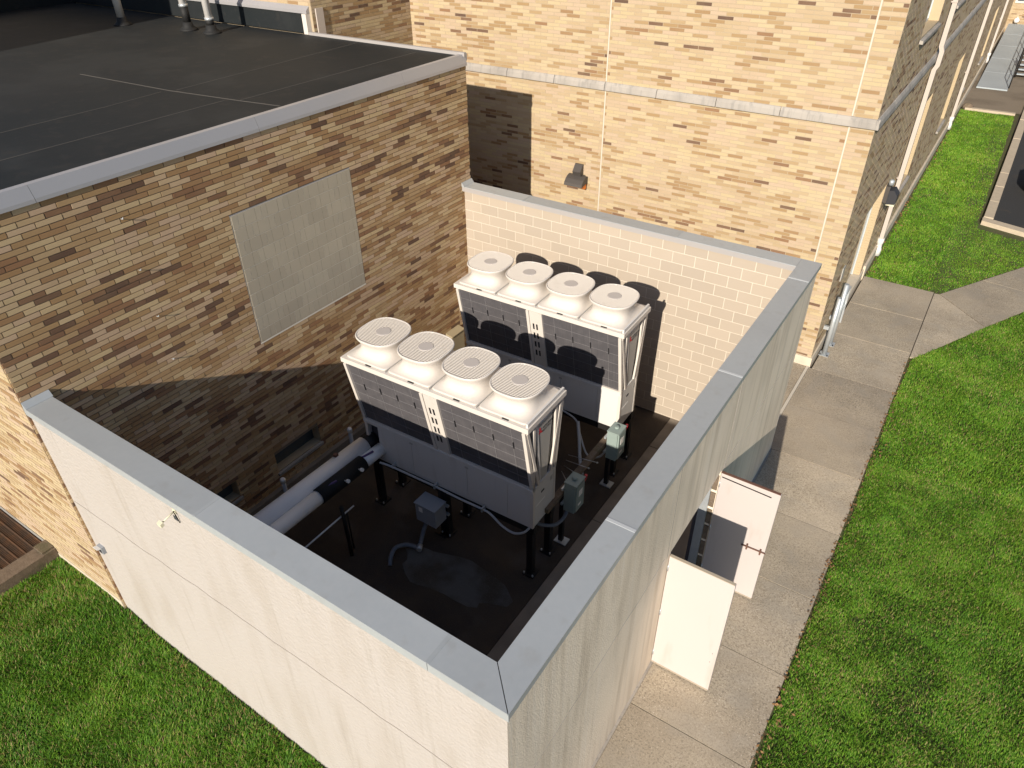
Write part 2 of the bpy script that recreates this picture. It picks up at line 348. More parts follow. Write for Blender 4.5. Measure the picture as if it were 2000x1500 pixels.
def mortar_face(parent, org, u, n, u0, u1, z0, z1, holes=(), depth=.28, name='wall', m='mortar', rm='brick'):
    """the flat wall behind the bricks with openings and their reveals"""
    org, u, n = Vector(org), Vector(u), Vector(n); us = sorted({u0, u1, *[h[0] for h in holes], *[h[1] for h in holes]}); zs = sorted({z0, z1, *[h[2] for h in holes], *[h[3] for h in holes]})
    P = lambda a, z, d=0: tuple(org+u*a+n*d+Vector((0, 0, z))); fl = u.cross(Vector((0, 0, 1))).dot(n) < 0; b = MB(); r = MB()
    q = lambda mb, *p: mb.quad(*(p if not fl else p[::-1]))
    for i in range(len(us)-1):
        for j in range(len(zs)-1):
            cu, cz = (us[i]+us[i+1])/2, (zs[j]+zs[j+1])/2
            if any(h[0] < cu < h[1] and h[2] < cz < h[3] for h in holes): continue
            q(b, P(us[i], zs[j]), P(us[i+1], zs[j]), P(us[i+1], zs[j+1]), P(us[i], zs[j+1]))
    w = b.build(name, m, parent)
    for (a, c, za, zb) in holes:
        r = MB(); q(r, P(a, za), P(a, zb), P(a, zb, -depth), P(a, za, -depth)); q(r, P(c, zb), P(c, za), P(c, za, -depth), P(c, zb, -depth))
        q(r, P(a, zb), P(c, zb), P(c, zb, -depth), P(a, zb, -depth)); q(r, P(c, za), P(a, za), P(a, za, -depth), P(c, za, -depth)); r.build('reveal', rm, parent)
    return w

X, Y = np.array((1., 0, 0)), np.array((0, 1., 0))
H = 3.786            # top of the enclosure coping
RZ = 6.135           # low roof
# ================================================================== SETTING: ground, lawns, paving
def sheet(name, poly, z, m, kind='structure'):
    b = MB(); i = 0; b.v = [(x, y, z) for x, y in poly]; b.f = [tuple(range(len(poly)))]; b.sm = [False]
    return tag(b.build(name, m), kind=kind)
sheet('ground', [(-400, -400), (400, -400), (400, 400), (-400, 400)], -.42, 'far_grass')
LZ = lambda x: float(np.interp(x, [-4, -1.4, -.3, .7, 2.5, 5], [.17, .13, .16, -.08, -.09, -.16]))
b = MB(); xs = [-60, -20, -4, -3, -2, -1.4, -.8, -.3, 0, .35, .7, 1.5, 2.5, 3.5, 5, 7.2]
for i in range(len(xs)-1):
    for (ya, yb) in ((-60, -4), (-4, .03)): b.quad((xs[i], ya, LZ(xs[i])), (xs[i+1], ya, LZ(xs[i+1])), (xs[i+1], yb, LZ(xs[i+1])), (xs[i], yb, LZ(xs[i])))
tag(b.build('lawn_bed', 'soil'), kind='structure')
sheet('lawn_bed', [(8.3, -60), (80, -60), (80, 140), (8.3, 140)], -.035, 'soil')
sheet('lawn_bed', [(6.6, 17.0), (8.31, 17.0), (8.31, 37.2), (6.6, 37.2)], -.05, 'soil')

# sidewalk: slabs with recessed joints
tag(MB().box(6.80, 8.395, -8, 17.08, -.4, -.03).build('sidewalk', 'joint'), kind='structure')
walk = bpy.data.objects['sidewalk']
ys = [-4.7, -3.2, -1.7, -.22, 1.27, 2.78, 4.26, 5.73, 7.24, 8.80, 10.37, 11.92, 13.70, 15.40, 17.06]
for i in range(len(ys)-1):
    x0 = 6.83 if ys[i] < 8.7 else (6.66 if ys[i] < 11.8 else 6.72); j = .0055
    sl = MB().box(x0, 8.40, ys[i]+j, ys[i+1]-j, -.1, 0)
    dz = random.uniform(-.006, .004); sl.build('slab', 'concrete', walk, (0, 0, dz))
MB().box(6.60, 6.655, 8.85, 11.95, -.1, .012).build('joint_strip', 'sealant', walk)
gp = tag(MB().box(-4.2, 6.62, 8.86, 11.96, -.4, -.012).build('gap_paving', 'joint'), kind='structure')
for k, xa in enumerate((5.1, 3.5, 1.9)): MB().box(xa+.01, xa+1.49, 8.88, 11.94, -.1, -.004).build('slab', 'concrete', gp)
# diagonal path
pth = tag(MB().prism([(8.405, 13.56), (8.49, 13.57), (9.65, 15.87), (10.36, 17.22), (12.48, 21.38), (11.0, 21.28), (10.21, 19.92), (8.545, 17.04), (8.405, 17.02)], -.35, -.014).build('path', 'joint'), kind='structure')
MB().prism([(8.42, 13.54), (8.49, 13.54), (9.655, 15.85), (8.53, 17.04), (8.42, 17.02)], -.1, -.006).build('slab', 'concrete', pth)
MB().prism([(9.665, 15.87), (10.375, 17.22), (10.9, 18.25), (9.36, 18.48), (8.545, 17.06)], -.1, -.004).build('slab', 'concrete', pth)
MB().prism([(10.91, 18.27), (12.5, 21.4), (11.0, 21.3), (10.2, 19.93), (9.37, 18.50)], -.1, -.007).build('slab', 'concrete', pth)

# parking lot, kerb, far walk
sheet('parking_lot', [(9.15, 23.0), (60, 19.8), (60, 140), (9.15, 140)], -.03, 'asphalt')
kb = tag(MB().box(9.0, 9.2, 23.0, 60, -.3, -.02).build('kerb', 'joint'), kind='structure')
for k in range(14):
    ya = 22.95+k*1.55; xo = 8.93+.012*(ya-23)
    MB().prism([(xo, ya+.012), (xo+.26, ya+.012), (xo+.278, ya+1.538), (xo+.018, ya+1.538)], -.25, .11+random.uniform(-.01, .01)).build('kerb_stone', 'kerb', kb)
for k in range(5):
    xa = 8.90+k*1.9; f = lambda x: 22.92-(x-8.9)*.30
    MB().prism([(xa+.01, f(xa)-.34), (xa+1.89, f(xa+1.9)-.34), (xa+1.89, f(xa+1.9)), (xa+.01, f(xa))], -.25, .10+random.uniform(-.008, .008)).build('kerb_stone', 'kerb', kb)
sheet('landing', [(6.6, 36.7), (9.25, 36.7), (9.6, 60), (6.6, 60)], -.005, 'concrete2')
MB().box(6.9, 8.85, 36.45, 36.68, -.1, .05).build('edging', 'kerb', bpy.data.objects['landing'])

# ================================================================== CLASSROOM BUILDING (tall, behind)
tall = thing('brick_building', 'tall buff brick building with stone band behind the walled yard', 'building')
TX, TY, TZ = 6.64, 11.97, 13.0
mortar_face(tall, (0, TY, 0), X, -Y, -3.95, TX, -.1, TZ)
brick_face(tall, (0, TY, 0), X, -Y, -3.95, TX, .22, 7.6, p_tan=.22, p_dark=.042, singles=285, seed=3, holes=[(1.285, 1.313, 0, 9), (6.198, 6.226, 0, 9)])
door_h = (14.35, 16.6, 0.0, 2.62)
WH = [door_h, (19.4, 21.35, 1.45, 3.75), (27.4, 29.1, 1.25, 3.5), (33.6, 35.0, 1.2, 3.4), (40.5, 42.2, 1.2, 3.4), (14.75, 17.0, 6.12, 8.6), (19.9, 22.0, 6.12, 8.6), (27.3, 29.3, 6.1, 8.6)]
mortar_face(tall, (TX, 0, 0), Y, X, TY, 58.2, -.1, TZ, WH)
brick_face(tall, (TX, 0, 0), Y, X, TY, 30, .22, 9.0, WH, p_tan=.14, p_dark=.11, seed=5, proud=.0015, jit=.0002, bm='brick_side')
brick_face(tall, (TX, 0, 0), Y, X, 30, 58, .22, 7.0, WH, p_tan=.14, p_dark=.11, seed=6, proud=.0015, jit=.0002, bm='brick_side')
MB().box(-4, TX+.03, TY-.03, 40, -.3, .21).build('concrete_base', 'cornerbase', tall)
MB().box(TX-.3, TX+.06, 17.0, 58, -.3, .30).build('plinth', 'cornerbase', tall)
# return wing on the left (over the low roof)
mortar_face(tall, (-3.92, 0, 0), Y, X, 8.92, TY, -.1, TZ)
brick_face(tall, (-3.92, 0, 0), Y, X, 8.92, TY, 3.0, 9.0, p_tan=.42, p_dark=.12, seed=8)
mortar_face(tall, (0, 8.92, 0), X, -Y, -26, -3.92, -.1, TZ)
brick_face(tall, (0, 8.92, 0), X, -Y, -14, -3.92, RZ+.5, 8.6, p_tan=.2, p_dark=.03, seed=9)
# stone band, front and side
bx = [-3.90, -2.41, -1.178, .056, 1.291, 2.464, 3.716, 4.960, 6.70]
prof = [(.004, 5.055), (-.06, 5.055), (-.06, 5.085), (-.052, 5.16), (-.022, 5.215), (.004, 5.225)]
for a, c in zip(bx[:-1], bx[1:]):
    MB().prism_x([(TY+y, z) for y, z in prof], a+.006, c-.006).build('band_stone', 'stone', tall)
yy = TY-.06
while yy < 56:
    e = min(yy+1.6, 58); bb = MB().prism_y([(TX-y, z) for y, z in prof], yy+.006 if yy > TY else TY-.054, e-.006); bb.build('band_stone', 'stone', tall); yy += 1.6
# control joints (sealant)
for xa in (1.299, 6.212):
    MB().box(xa-.012, xa+.012, TY-.006, TY+.02, .2, 5.05).build('joint_sealant', 'sealant', tall)
    MB().box(xa-.012, xa+.012, TY-.006, TY+.02, 5.23, 9).build('joint_sealant', 'sealant', tall)
# windows
for (a, c, za, zb) in WH[1:]:
    f = MB(); d = .05
    for (p, q, r_, s_) in ((a, a+d, za, zb), (c-d, c, za, zb), (a+d, c-d, za, za+d), (a+d, c-d, zb-d, zb), ((a+c)/2-.025, (a+c)/2+.025, za+d, zb-d)): f.box(TX-.26, TX-.20, p, q, r_, s_)
    w = f.build('window', 'frame', tall)
    MB().box(TX-.235, TX-.225, a+d, c-d, za+d, zb-d).build('pane', 'glass', w)
    MB().prism_y([(TX-.2, za+.0), (TX-.2, za-.09), (TX+.07, za-.11), (TX+.07, za-.05)], a-.06, c+.06).build('sill', 'stone', tall)
a, c, za, zb = door_h
f = MB()
for (p, q, r_, s_) in ((a, a+.06, za, zb), (c-.06, c, za, zb), (a+.06, c-.06, zb-.06, zb), ((a+c)/2-.04, (a+c)/2+.04, za, zb-.06), (a+.06, c-.06, 2.05, 2.1)): f.box(TX-.24, TX-.16, p, q, r_, s_)
dr = f.build('entrance_frame', 'frame', tall)
MB().box(TX-.21, TX-.19, a+.06, c-.06, za, zb-.06).build('pane', 'glass', dr)
MB().box(TX-.15, TX-.12, 15.42, 15.44, .9, 1.9).build('pull_handle', 'white', dr)
# rows of brick on the sunlit jambs
for (a, c, za, zb) in WH[:4]:
    j = MB(); z = za+.01; k = 0
    while z < zb-.06:
        j.box(TX-.26, TX-.142 if k % 2 else TX-.20, c-.008, c+.01, z, z+.058); j.box(TX-.132 if k % 2 else TX-.19, TX-.004, c-.008, c+.01, z, z+.058); z += BH; k += 1
    o = j.build('jamb_bricks', 'brick', tall); o['kind'] = 'stuff'; o.color = (.12, 0, 0, 1)
MB().box(TX+.003, TX+.02, 13.0, 13.22, 1.6, 1.9).build('plaque', 'greypanel', tall)
# membrane upstand and counterflashing along the set back wall
MB().prism_x([(8.92, RZ+.0), (8.84, RZ+.0), (8.86, RZ+.36), (8.92, RZ+.36)], -14, -4.12).build('membrane_upstand', 'membrane', tall)
MB().prism_x([(8.925, RZ+.365), (8.83, RZ+.365), (8.83, RZ+.42), (8.925, RZ+.50)], -14, -3.98).build('counterflashing', 'fascia', tall)
MB().box(-4.10, -3.98, 8.80, 8.92, RZ-.15, RZ+.36).build('corner_flashing', 'white', tall)
MB().box(-3.905, -3.875, 9.0, 9.2, RZ-.1, RZ+.45).build('expansion_cover', 'downspout', tall)

# ================================================================== LOW BUILDING (left)
low = thing('brick_annex', 'low brick building with a flat black roof, left of the walled yard', 'building')
AH = [(3.02, 4.0, .46, .82), (1.25, 2.22, .55, .88)]
PT = (3.29, 5.63, 2.935, 4.985)
D = 8.83
mortar_face(low, (0, 0, 0), Y, X, 0, D, -.1, 5.96, AH, depth=.2, m='joint_shade_mortar')
brick_face(low, (0, 0, 0), Y, X, .0, D, .0, 5.955, AH+[PT], p_tan=.38, p_dark=.19, singles=235, seed=12, proud=.013, bm='brick_annex')
mortar_face(low, (0, 0, 0), X, -Y, -14, 0, -.1, 5.96)
brick_face(low, (0, 0, 0), X, -Y, -4.5, .008, .25, 5.955, p_tan=.22, p_dark=.05, singles=40, seed=14)
mortar_face(low, (0, D, 0), X, Y, -14, 0, -.1, 5.96)
MB().box(-4.4, .008, -.010, .02, -.1, .245).build('base_course', 'cornerbase', low)
for (a, c, za, zb) in AH:
    MB().box(-.19, -.17, a, c, za, zb).build('window', 'glass', low)
    MB().prism_y([(-.15, za), (-.15, za-.06), (.05, za-.07), (.05, za-.02)], a-.03, c+.03).build('sill', 'stone', low)
MB().box(.002, .10, .3, 8.58, 0, .16).build('foundation_ledge', 'yard_concrete', low)
# infilled opening of scored block
pj = MB().box(-.01, .0095, PT[0], PT[1], PT[2], PT[3]).build('infill', 'patch_joint', low)
row = 0; z = PT[3]
while z > PT[2]+.02:
    zt, zb_ = z-.0055, max(z-.205, PT[2])+.0055; off = (0.10, .30)[row % 2] + .02; y = PT[0]-.4064+off
    while y < PT[1]:
        m_ = MB(); e0, e1 = max(y+.004, PT[0]+.004), min(y+.402, PT[1]-.004)
        if e1-e0 > .02:
            m_.box(-.004, .0100, e0, e1, zb_, zt)
            for (s0, s1) in ((0.004, .098), (.104, .299), (.305, .402)):
                ya, yb = max(y+s0, e0), min(y+s1, e1)
                if yb-ya > .012: m_.box(.0101, .0145, ya, yb, zb_, zt)
            o = m_.build('block', 'patch_block', pj); o.color = (random.random()*.9, 0, 0, 1)
        y += .4064
    z -= .205; row += 1
MB().box(-.005, .016, PT[0]-.005, PT[1]+.005, PT[2]-.022, PT[2]-.004).build('sill', 'patch_joint', pj)
MB().box(-.005, .012, PT[0]-.006, PT[1]+.006, PT[3]+.001, PT[3]+.014).build('lintel_flashing', 'fascia', pj)
# roof, seams, edge metal
roof = MB().box(-13, -.03, .03, D-.03, RZ-.25, RZ-.012).build('roof', 'membrane', low)
k_ = 1.0265
def rp(x, y): return (CAM[0]+(x-CAM[0])*k_, CAM[1]+(y-CAM[1])*k_)
for pts_ in ([rp(-2.0, -1.6), rp(-2.05, 3.2), rp(-2.12, 4.10)], [rp(-2.02, 4.30), rp(-2.22, 8.4)], [rp(-.93, -1.6), rp(-.90, 4.27)], [rp(-.72, 4.42), rp(-.70, 8.3)], [rp(-4.3, 4.12), rp(-2.1, 4.22), rp(-.8, 4.38), rp(.02, 4.5)]):
    for (p, q) in zip(pts_[:-1], pts_[1:]): MB().bar((*p, RZ-.011), (*q, RZ-.011), .014 if len(pts_) < 4 else .022, .006).build('seam', 'seam', roof)
fy = [0, 1.0, 4.06, 7.1, D+.01]
for a, c in zip(fy[:-1], fy[1:]):
    MB().prism_y([(.030, 5.957), (.036, 5.957), (.030, 6.0), (-.02, RZ+.010), (-.10, RZ+.012), (-.10, RZ-.02), (0, 5.99)], a+.002, c-.002).build('fascia', 'fascia', low)
MB().prism_x([(-.030, 5.957), (-.036, 5.957), (-.030, 6.0), (.02, RZ+.010), (.10, RZ+.012), (.10, RZ-.02), (0, 5.99)], -13, -.0).build('fascia', 'fascia', low)
MB().prism_x([(D+.03, RZ-.1), (D+.03, RZ+.02), (D-.0, RZ+.045), (D-.05, RZ+.04), (D-.05, RZ-.02)], -3.95, .02).build('roof_edge_trim', 'pale_fascia', low)
# parapet at the far left edge of the roof
MB().box(-13.3, -12.75, -3, 8.9, RZ-.2, RZ+.42).build('parapet', 'membrane', low)
MB().box(-13.4, -12.70, -3, 8.9, RZ+.42, RZ+.50).build('parapet_cap', 'fascia', low)
MB().box(-26, -13.4, -3, 8.9, RZ-.2, RZ+.44).build('rear_roof', 'brownroof', low)

# taller wing beyond the left edge of the picture
wing = thing('brick_building', 'taller brick wing beyond the far left end of the black roof', 'building')
MB().box(-24, -6.9, -9, -.6, -.3, 12.5).build('wall', 'mortar', wing)
brick_face(wing, (-6.9, 0, 0), Y, X, -9, -.6, 6.2, 12.5, seed=31)
MB().box(-24.1, -6.8, -9.1, -.5, 12.5, 12.7).build('coping', 'coping', wing)

# wall ties on the annex wall
for (y, z) in ((1.835, 5.472), (1.84, 4.791), (1.865, 4.11), (1.876, 3.433)):
    o = MB().tube([(.0, 0, 0), (.03, 0, .004), (.05, 0, .010)], .007, 6).tube([(.05, 0, .010), (.056, 0, .030)], .006, 6).build('wall_tie', 'galv', None, (.009, y, z))
    tag(o, {5.472: 'topmost of four small metal ties in a column on the brick annex wall', 4.791: 'second from top of four small metal ties on the annex wall', 4.11: 'third from top of four small metal ties on the annex wall', 3.433: 'lowest of four small metal ties on the annex wall'}[z], 'wall tie', 'metal ties down the annex wall')

# ================================================================== WALLED YARD
enc = thing('equipment_enclosure', 'cream stucco walled yard with grey metal coping around two chillers', 'enclosure')
EX = 6.79; c_ = .26
MB().prism([(0, .03), (EX, .03), (EX-c_, .03+c_), (0, .03+c_)], -.5, H-.06).build('wall', 'stucco', enc)
oh = (3.52, 5.24, 2.17)
MB().prism([(EX+.001, .031), (EX+.001, oh[0]), (EX-c_+.001, oh[0]), (EX-c_+.001, .03+c_)], -.5, H-.06).build('wall', 'stucco_side_lightened', enc)
MB().box(EX-c_, EX, oh[1], 8.82, -.5, H-.06).build('wall', 'stucco_side_lightened', enc)
MB().box(EX-c_, EX, oh[0]+.001, oh[1]-.001, oh[2], H-.06).build('wall', 'stucco_side_lightened', enc)
MB().box(.0, EX-c_-.001, 8.61, 8.82, -.3, H-.06).build('wall', 'block_joint', enc)
# hairline in the render coats: shallow routed lines
def crack(pts, ax):
    m_ = MB()
    for p, q in zip(pts[:-1], pts[1:]): m_.bar(p, q, .003, .007, (1, 0, 0) if ax == 'x' else (0, 1, 0))
    return m_.build('stucco_joint', 'stucco_crack', enc)
rz = random.Random(3)
crack([(.05+.25*i, .0275, 2.285+rz.uniform(-.018, .018)-.0016*i) for i in range(27)], 'y')
crack([(EX+.001, .06+.25*i, 2.24+rz.uniform(-.012, .012)) for i in range(14)], 'x')
crack([(EX+.001, 5.3+.25*i, 2.24+rz.uniform(-.012, .012)) for i in range(15)], 'x')
MB().box(EX-.001, EX+.002, 3.395, 3.41, 2.17, 3.66).build('control_joint', 'stucco_crack', enc)
MB().box(EX-.001, EX+.0025, 5.33, 5.342, 2.17, 3.66).build('control_joint', 'stucco', enc)
MB().box(EX, EX+.035, .06, 8.8, -.12, -.015).build('wall_footing', 'stone', enc)
# painted block on the inner face of the back wall
nb = 0; z = 3.694; row = 0; shared = None
while z > .0:
    off = .1992 if row % 2 == 0 else .1992+.2032
    x = off - .4064*1
    while x < EX-c_:
        xa, xb = max(x, .012), min(x+.4064, EX-c_-.005)
        if xb-xa > .03:
            j = .0060
            full = xb-xa > .405
            if full and shared: me = shared
            else:
                hw = (xb-xa)/2-j; me = MB().box(-hw, hw, -.0045, .006, -.1016+j, .1016-j).mesh('block'); me.materials.append(MT['block'])
                if full: shared = me
            o = link('block', me, None, enc, ((xa+xb)/2, 8.6095, z-.1016)); o.color = (random.random()*.8, 0, 0, 1); nb += 1
        x += .4064
    z -= .2032; row += 1
# coping pieces
def cop(poly, name='coping'): return MB().prism(poly, H-.012, H).build(name, 'coping', enc)
ci = .311
g = .003
nx = [.045, 3.15, 6.05]
pieces = [[(.0, 0), (3.15-g, 0), (3.15-g, ci), (.0, ci)], [(3.15+g, 0), (6.05-g, 0), (6.05-g, ci), (3.15+g, ci)], [(6.05+g, 0), (6.815, 0), (6.508, .307), (6.508, ci), (6.05+g, ci)],
          [(6.822, .004), (6.822, 2.15-g), (6.511, 2.15-g), (6.511, .315)], [(6.822, 2.15+g), (6.822, 5.15-g), (6.511, 5.15-g), (6.511, 2.15+g)], [(6.822, 5.15+g), (6.822, 8.10-g), (6.511, 8.10-g), (6.511, 5.15+g)],
          [(6.822, 8.10+g), (6.822, 8.846), (6.511, 8.846), (6.511, 8.10+g)],
          [(.0, 8.535), (1.42-g, 8.535), (1.42-g, 8.846), (.0, 8.846)], [(1.42+g, 8.535), (4.5-g, 8.535), (4.5-g, 8.846), (1.42+g, 8.846)], [(4.5+g, 8.535), (6.508, 8.535), (6.508, 8.846), (4.5+g, 8.846)]]
for p in pieces: cop(p)
FZ = H-.105
fas = [MB().box(.001, 6.05-g, 0, .014, FZ, H-.013), MB().box(6.05+g, 6.822, 0, .014, FZ, H-.013), MB().box(6.808, 6.822, .015, 8.846, FZ+.02, H-.013), MB().box(0, 6.51, 8.535, 8.549, FZ+.01, H-.013),
       MB().box(6.511, 6.525, .32, 8.534, FZ, H-.013), MB().box(0, 6.50, .297, .311, FZ, H-.013), MB().box(0, 6.8, 8.832, 8.846, FZ, H-.013)]
for f in fas: f.build('coping_fascia', 'pale_fascia' if f is fas[3] else 'coping', enc)
# raised seam covers and the mitre fold
for (x0, x1, y0, y1) in ((3.13, 3.17, .002, ci-.002), (6.03, 6.07, .002, ci-.002), (6.513, 6.82, 2.13, 2.17), (6.513, 6.82, 5.13, 5.17), (6.513, 6.82, 8.085, 8.115), (1.40, 1.44, 8.537, 8.844), (4.48, 4.52, 8.537, 8.844)):
    MB().box(x0, x1, y0, y1, H+.0005, H+.004).build('seam_cover', 'coping_seam' if x0 > 6.2 else 'coping', enc)
# upturned end flashings against the annex
MB().prism_y([(.012, H), (.075, H), (.075, H+.006), (.022, H+.075), (.012, H+.075)], .0, ci+.012).build('end_flashing', 'coping', enc)
MB().prism_y([(.012, H), (.075, H), (.075, H+.006), (.022, H+.075), (.012, H+.075)], 8.52, 8.846).build('end_flashing', 'coping', enc)
# door opening trim and two leaves, both standing open
MB().box(EX-.2, EX-.08, oh[1]-.05, oh[1]-.001, 0, oh[2]-.001).build('door_frame', 'galv', enc)
MB().box(EX-.2, EX-.08, oh[0]+.001, oh[0]+.05, 0, oh[2]-.001).build('door_frame', 'galv', enc)
MB().box(EX-.2, EX-.08, oh[0]+.051, oh[1]-.051, oh[2]-.05, oh[2]-.001).build('door_frame', 'galv', enc)
MB().box(EX-.25, EX-.205, oh[1]-.05, oh[1]-.002, .0, 2.1).build('jamb', 'dark', enc)
for k in range(6): MB().box(EX-.076, EX-.01, oh[1]-.02, oh[1]-.0015, .15+.33*k, .15+.33*k+.27).build('jamb_block', 'curb_old', enc)
for yb, nm in ((3.49, 'near'), (5.235, 'far')):
    d = link('door', MB().box(0, .80, -.022, .022, .05, 2.148).mesh('door'), 'doorwhite', enc, (EX+.012, yb, 0))
    d['label'] = 'white door leaf standing open nearest the camera' if nm == 'near' else 'white door leaf standing open further back with rusty bolt rod'
    MB().box(0, .80, -.023, .018, 2.149, 2.158).build('top_channel', 'rust' if nm == 'far' else 'edge_cream', d)
    MB().box(.0, .80, -.03, -.0225, .035, .049).build('bottom_channel', 'edge_cream', d)
    MB().box(.797, .806, -.024, .024, .05, 2.148).build('edge_channel', 'doorwhite', d)
    for hz in (.25, 1.1, 1.95): MB().tube([(.004, -.026, hz-.05), (.004, -.026, hz+.05)], .009, 8).build('hinge', 'galv', d)
    if nm == 'far':
        MB().tube([(.48, -.04, 1.04), (.82, -.04, 1.05)], .010, 8).box(.55, .57, -.06, -.02, 1.0, 1.09).box(.74, .76, -.06, -.02, 1.0, 1.09).build('bolt_rod', 'rust', d)
        MB().bar((.02, -.026, 2.09), (.70, -.026, 2.06), .008, .014).build('scratch_bar', 'steel', d)
    else:
        MB().box(.745, .753, -.026, -.02, .80, .808).box(.735, .743, -.026, -.02, .62, .628).build('screw', 'ink', d)
# light switch box and bracket on the near wall
t = thing('outlet_box', 'small grey weatherproof outlet box on the cream wall beside the brick corner', 'outlet', (.235, .03, 1.50))
MB().box(-.055, .055, -.045, 0, -.06, .06).build('box', 'jbox', t)
MB().prism_x([(-.046, .06), (-.095, .072), (-.095, .065), (-.046, .045)], -.05, .05).build('flap_cover', 'label', t)
MB().box(-.035, .035, -.050, -.046, -.045, .03).build('socket_plate', 'ink', t)
t = thing('wall_bracket', 'thin cream arm with a small square end and a black line for its shadow under the wall coping', 'bracket', (2.737, .03, 3.60))
MB().box(-.025, .025, -.012, 0, -.03, .03).build('base_plate', 'cream', t)
MB().tube([(0, -.01, 0), (-.02, -.155, -.055)], .008, 8).build('arm', 'cream', t)
MB().prism_x([(-.15, -.075), (-.185, -.085), (-.19, -.04), (-.155, -.03)], -.052, .012).build('end_bracket', 'cream', t)
MB().tube(bez([(.0, -.012, 0), (.02, -.025, .01), (.03, -.02, -.05), (.03, -.01, -.15)]), .005, 6).build('thin_line', 'steel', t)  # black strand stands in for the arm's shadow down the wall


# yard floor
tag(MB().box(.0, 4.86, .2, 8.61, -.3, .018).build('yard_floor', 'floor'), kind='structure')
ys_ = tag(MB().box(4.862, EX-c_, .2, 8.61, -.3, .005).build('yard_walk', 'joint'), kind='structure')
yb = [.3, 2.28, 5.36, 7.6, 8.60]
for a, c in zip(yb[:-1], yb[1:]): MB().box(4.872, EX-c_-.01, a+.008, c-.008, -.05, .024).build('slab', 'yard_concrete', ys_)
b = MB(); n_ = 26; cx0, cy0 = 3.62, 3.12
b.v = [(cx0+(1.0+.16*math.sin(3*t)+.1*math.sin(7*t+1))*math.cos(t)*.95, cy0+(1+.2*math.sin(2*t+.6)+.1*math.sin(5*t))*math.sin(t)*.42, .0225) for t in (2*math.pi*i/n_ for i in range(n_))]
b.f = [tuple(range(n_))]; b.sm = [False]; tag(b.build('damp_patch', 'damp'), kind='structure')

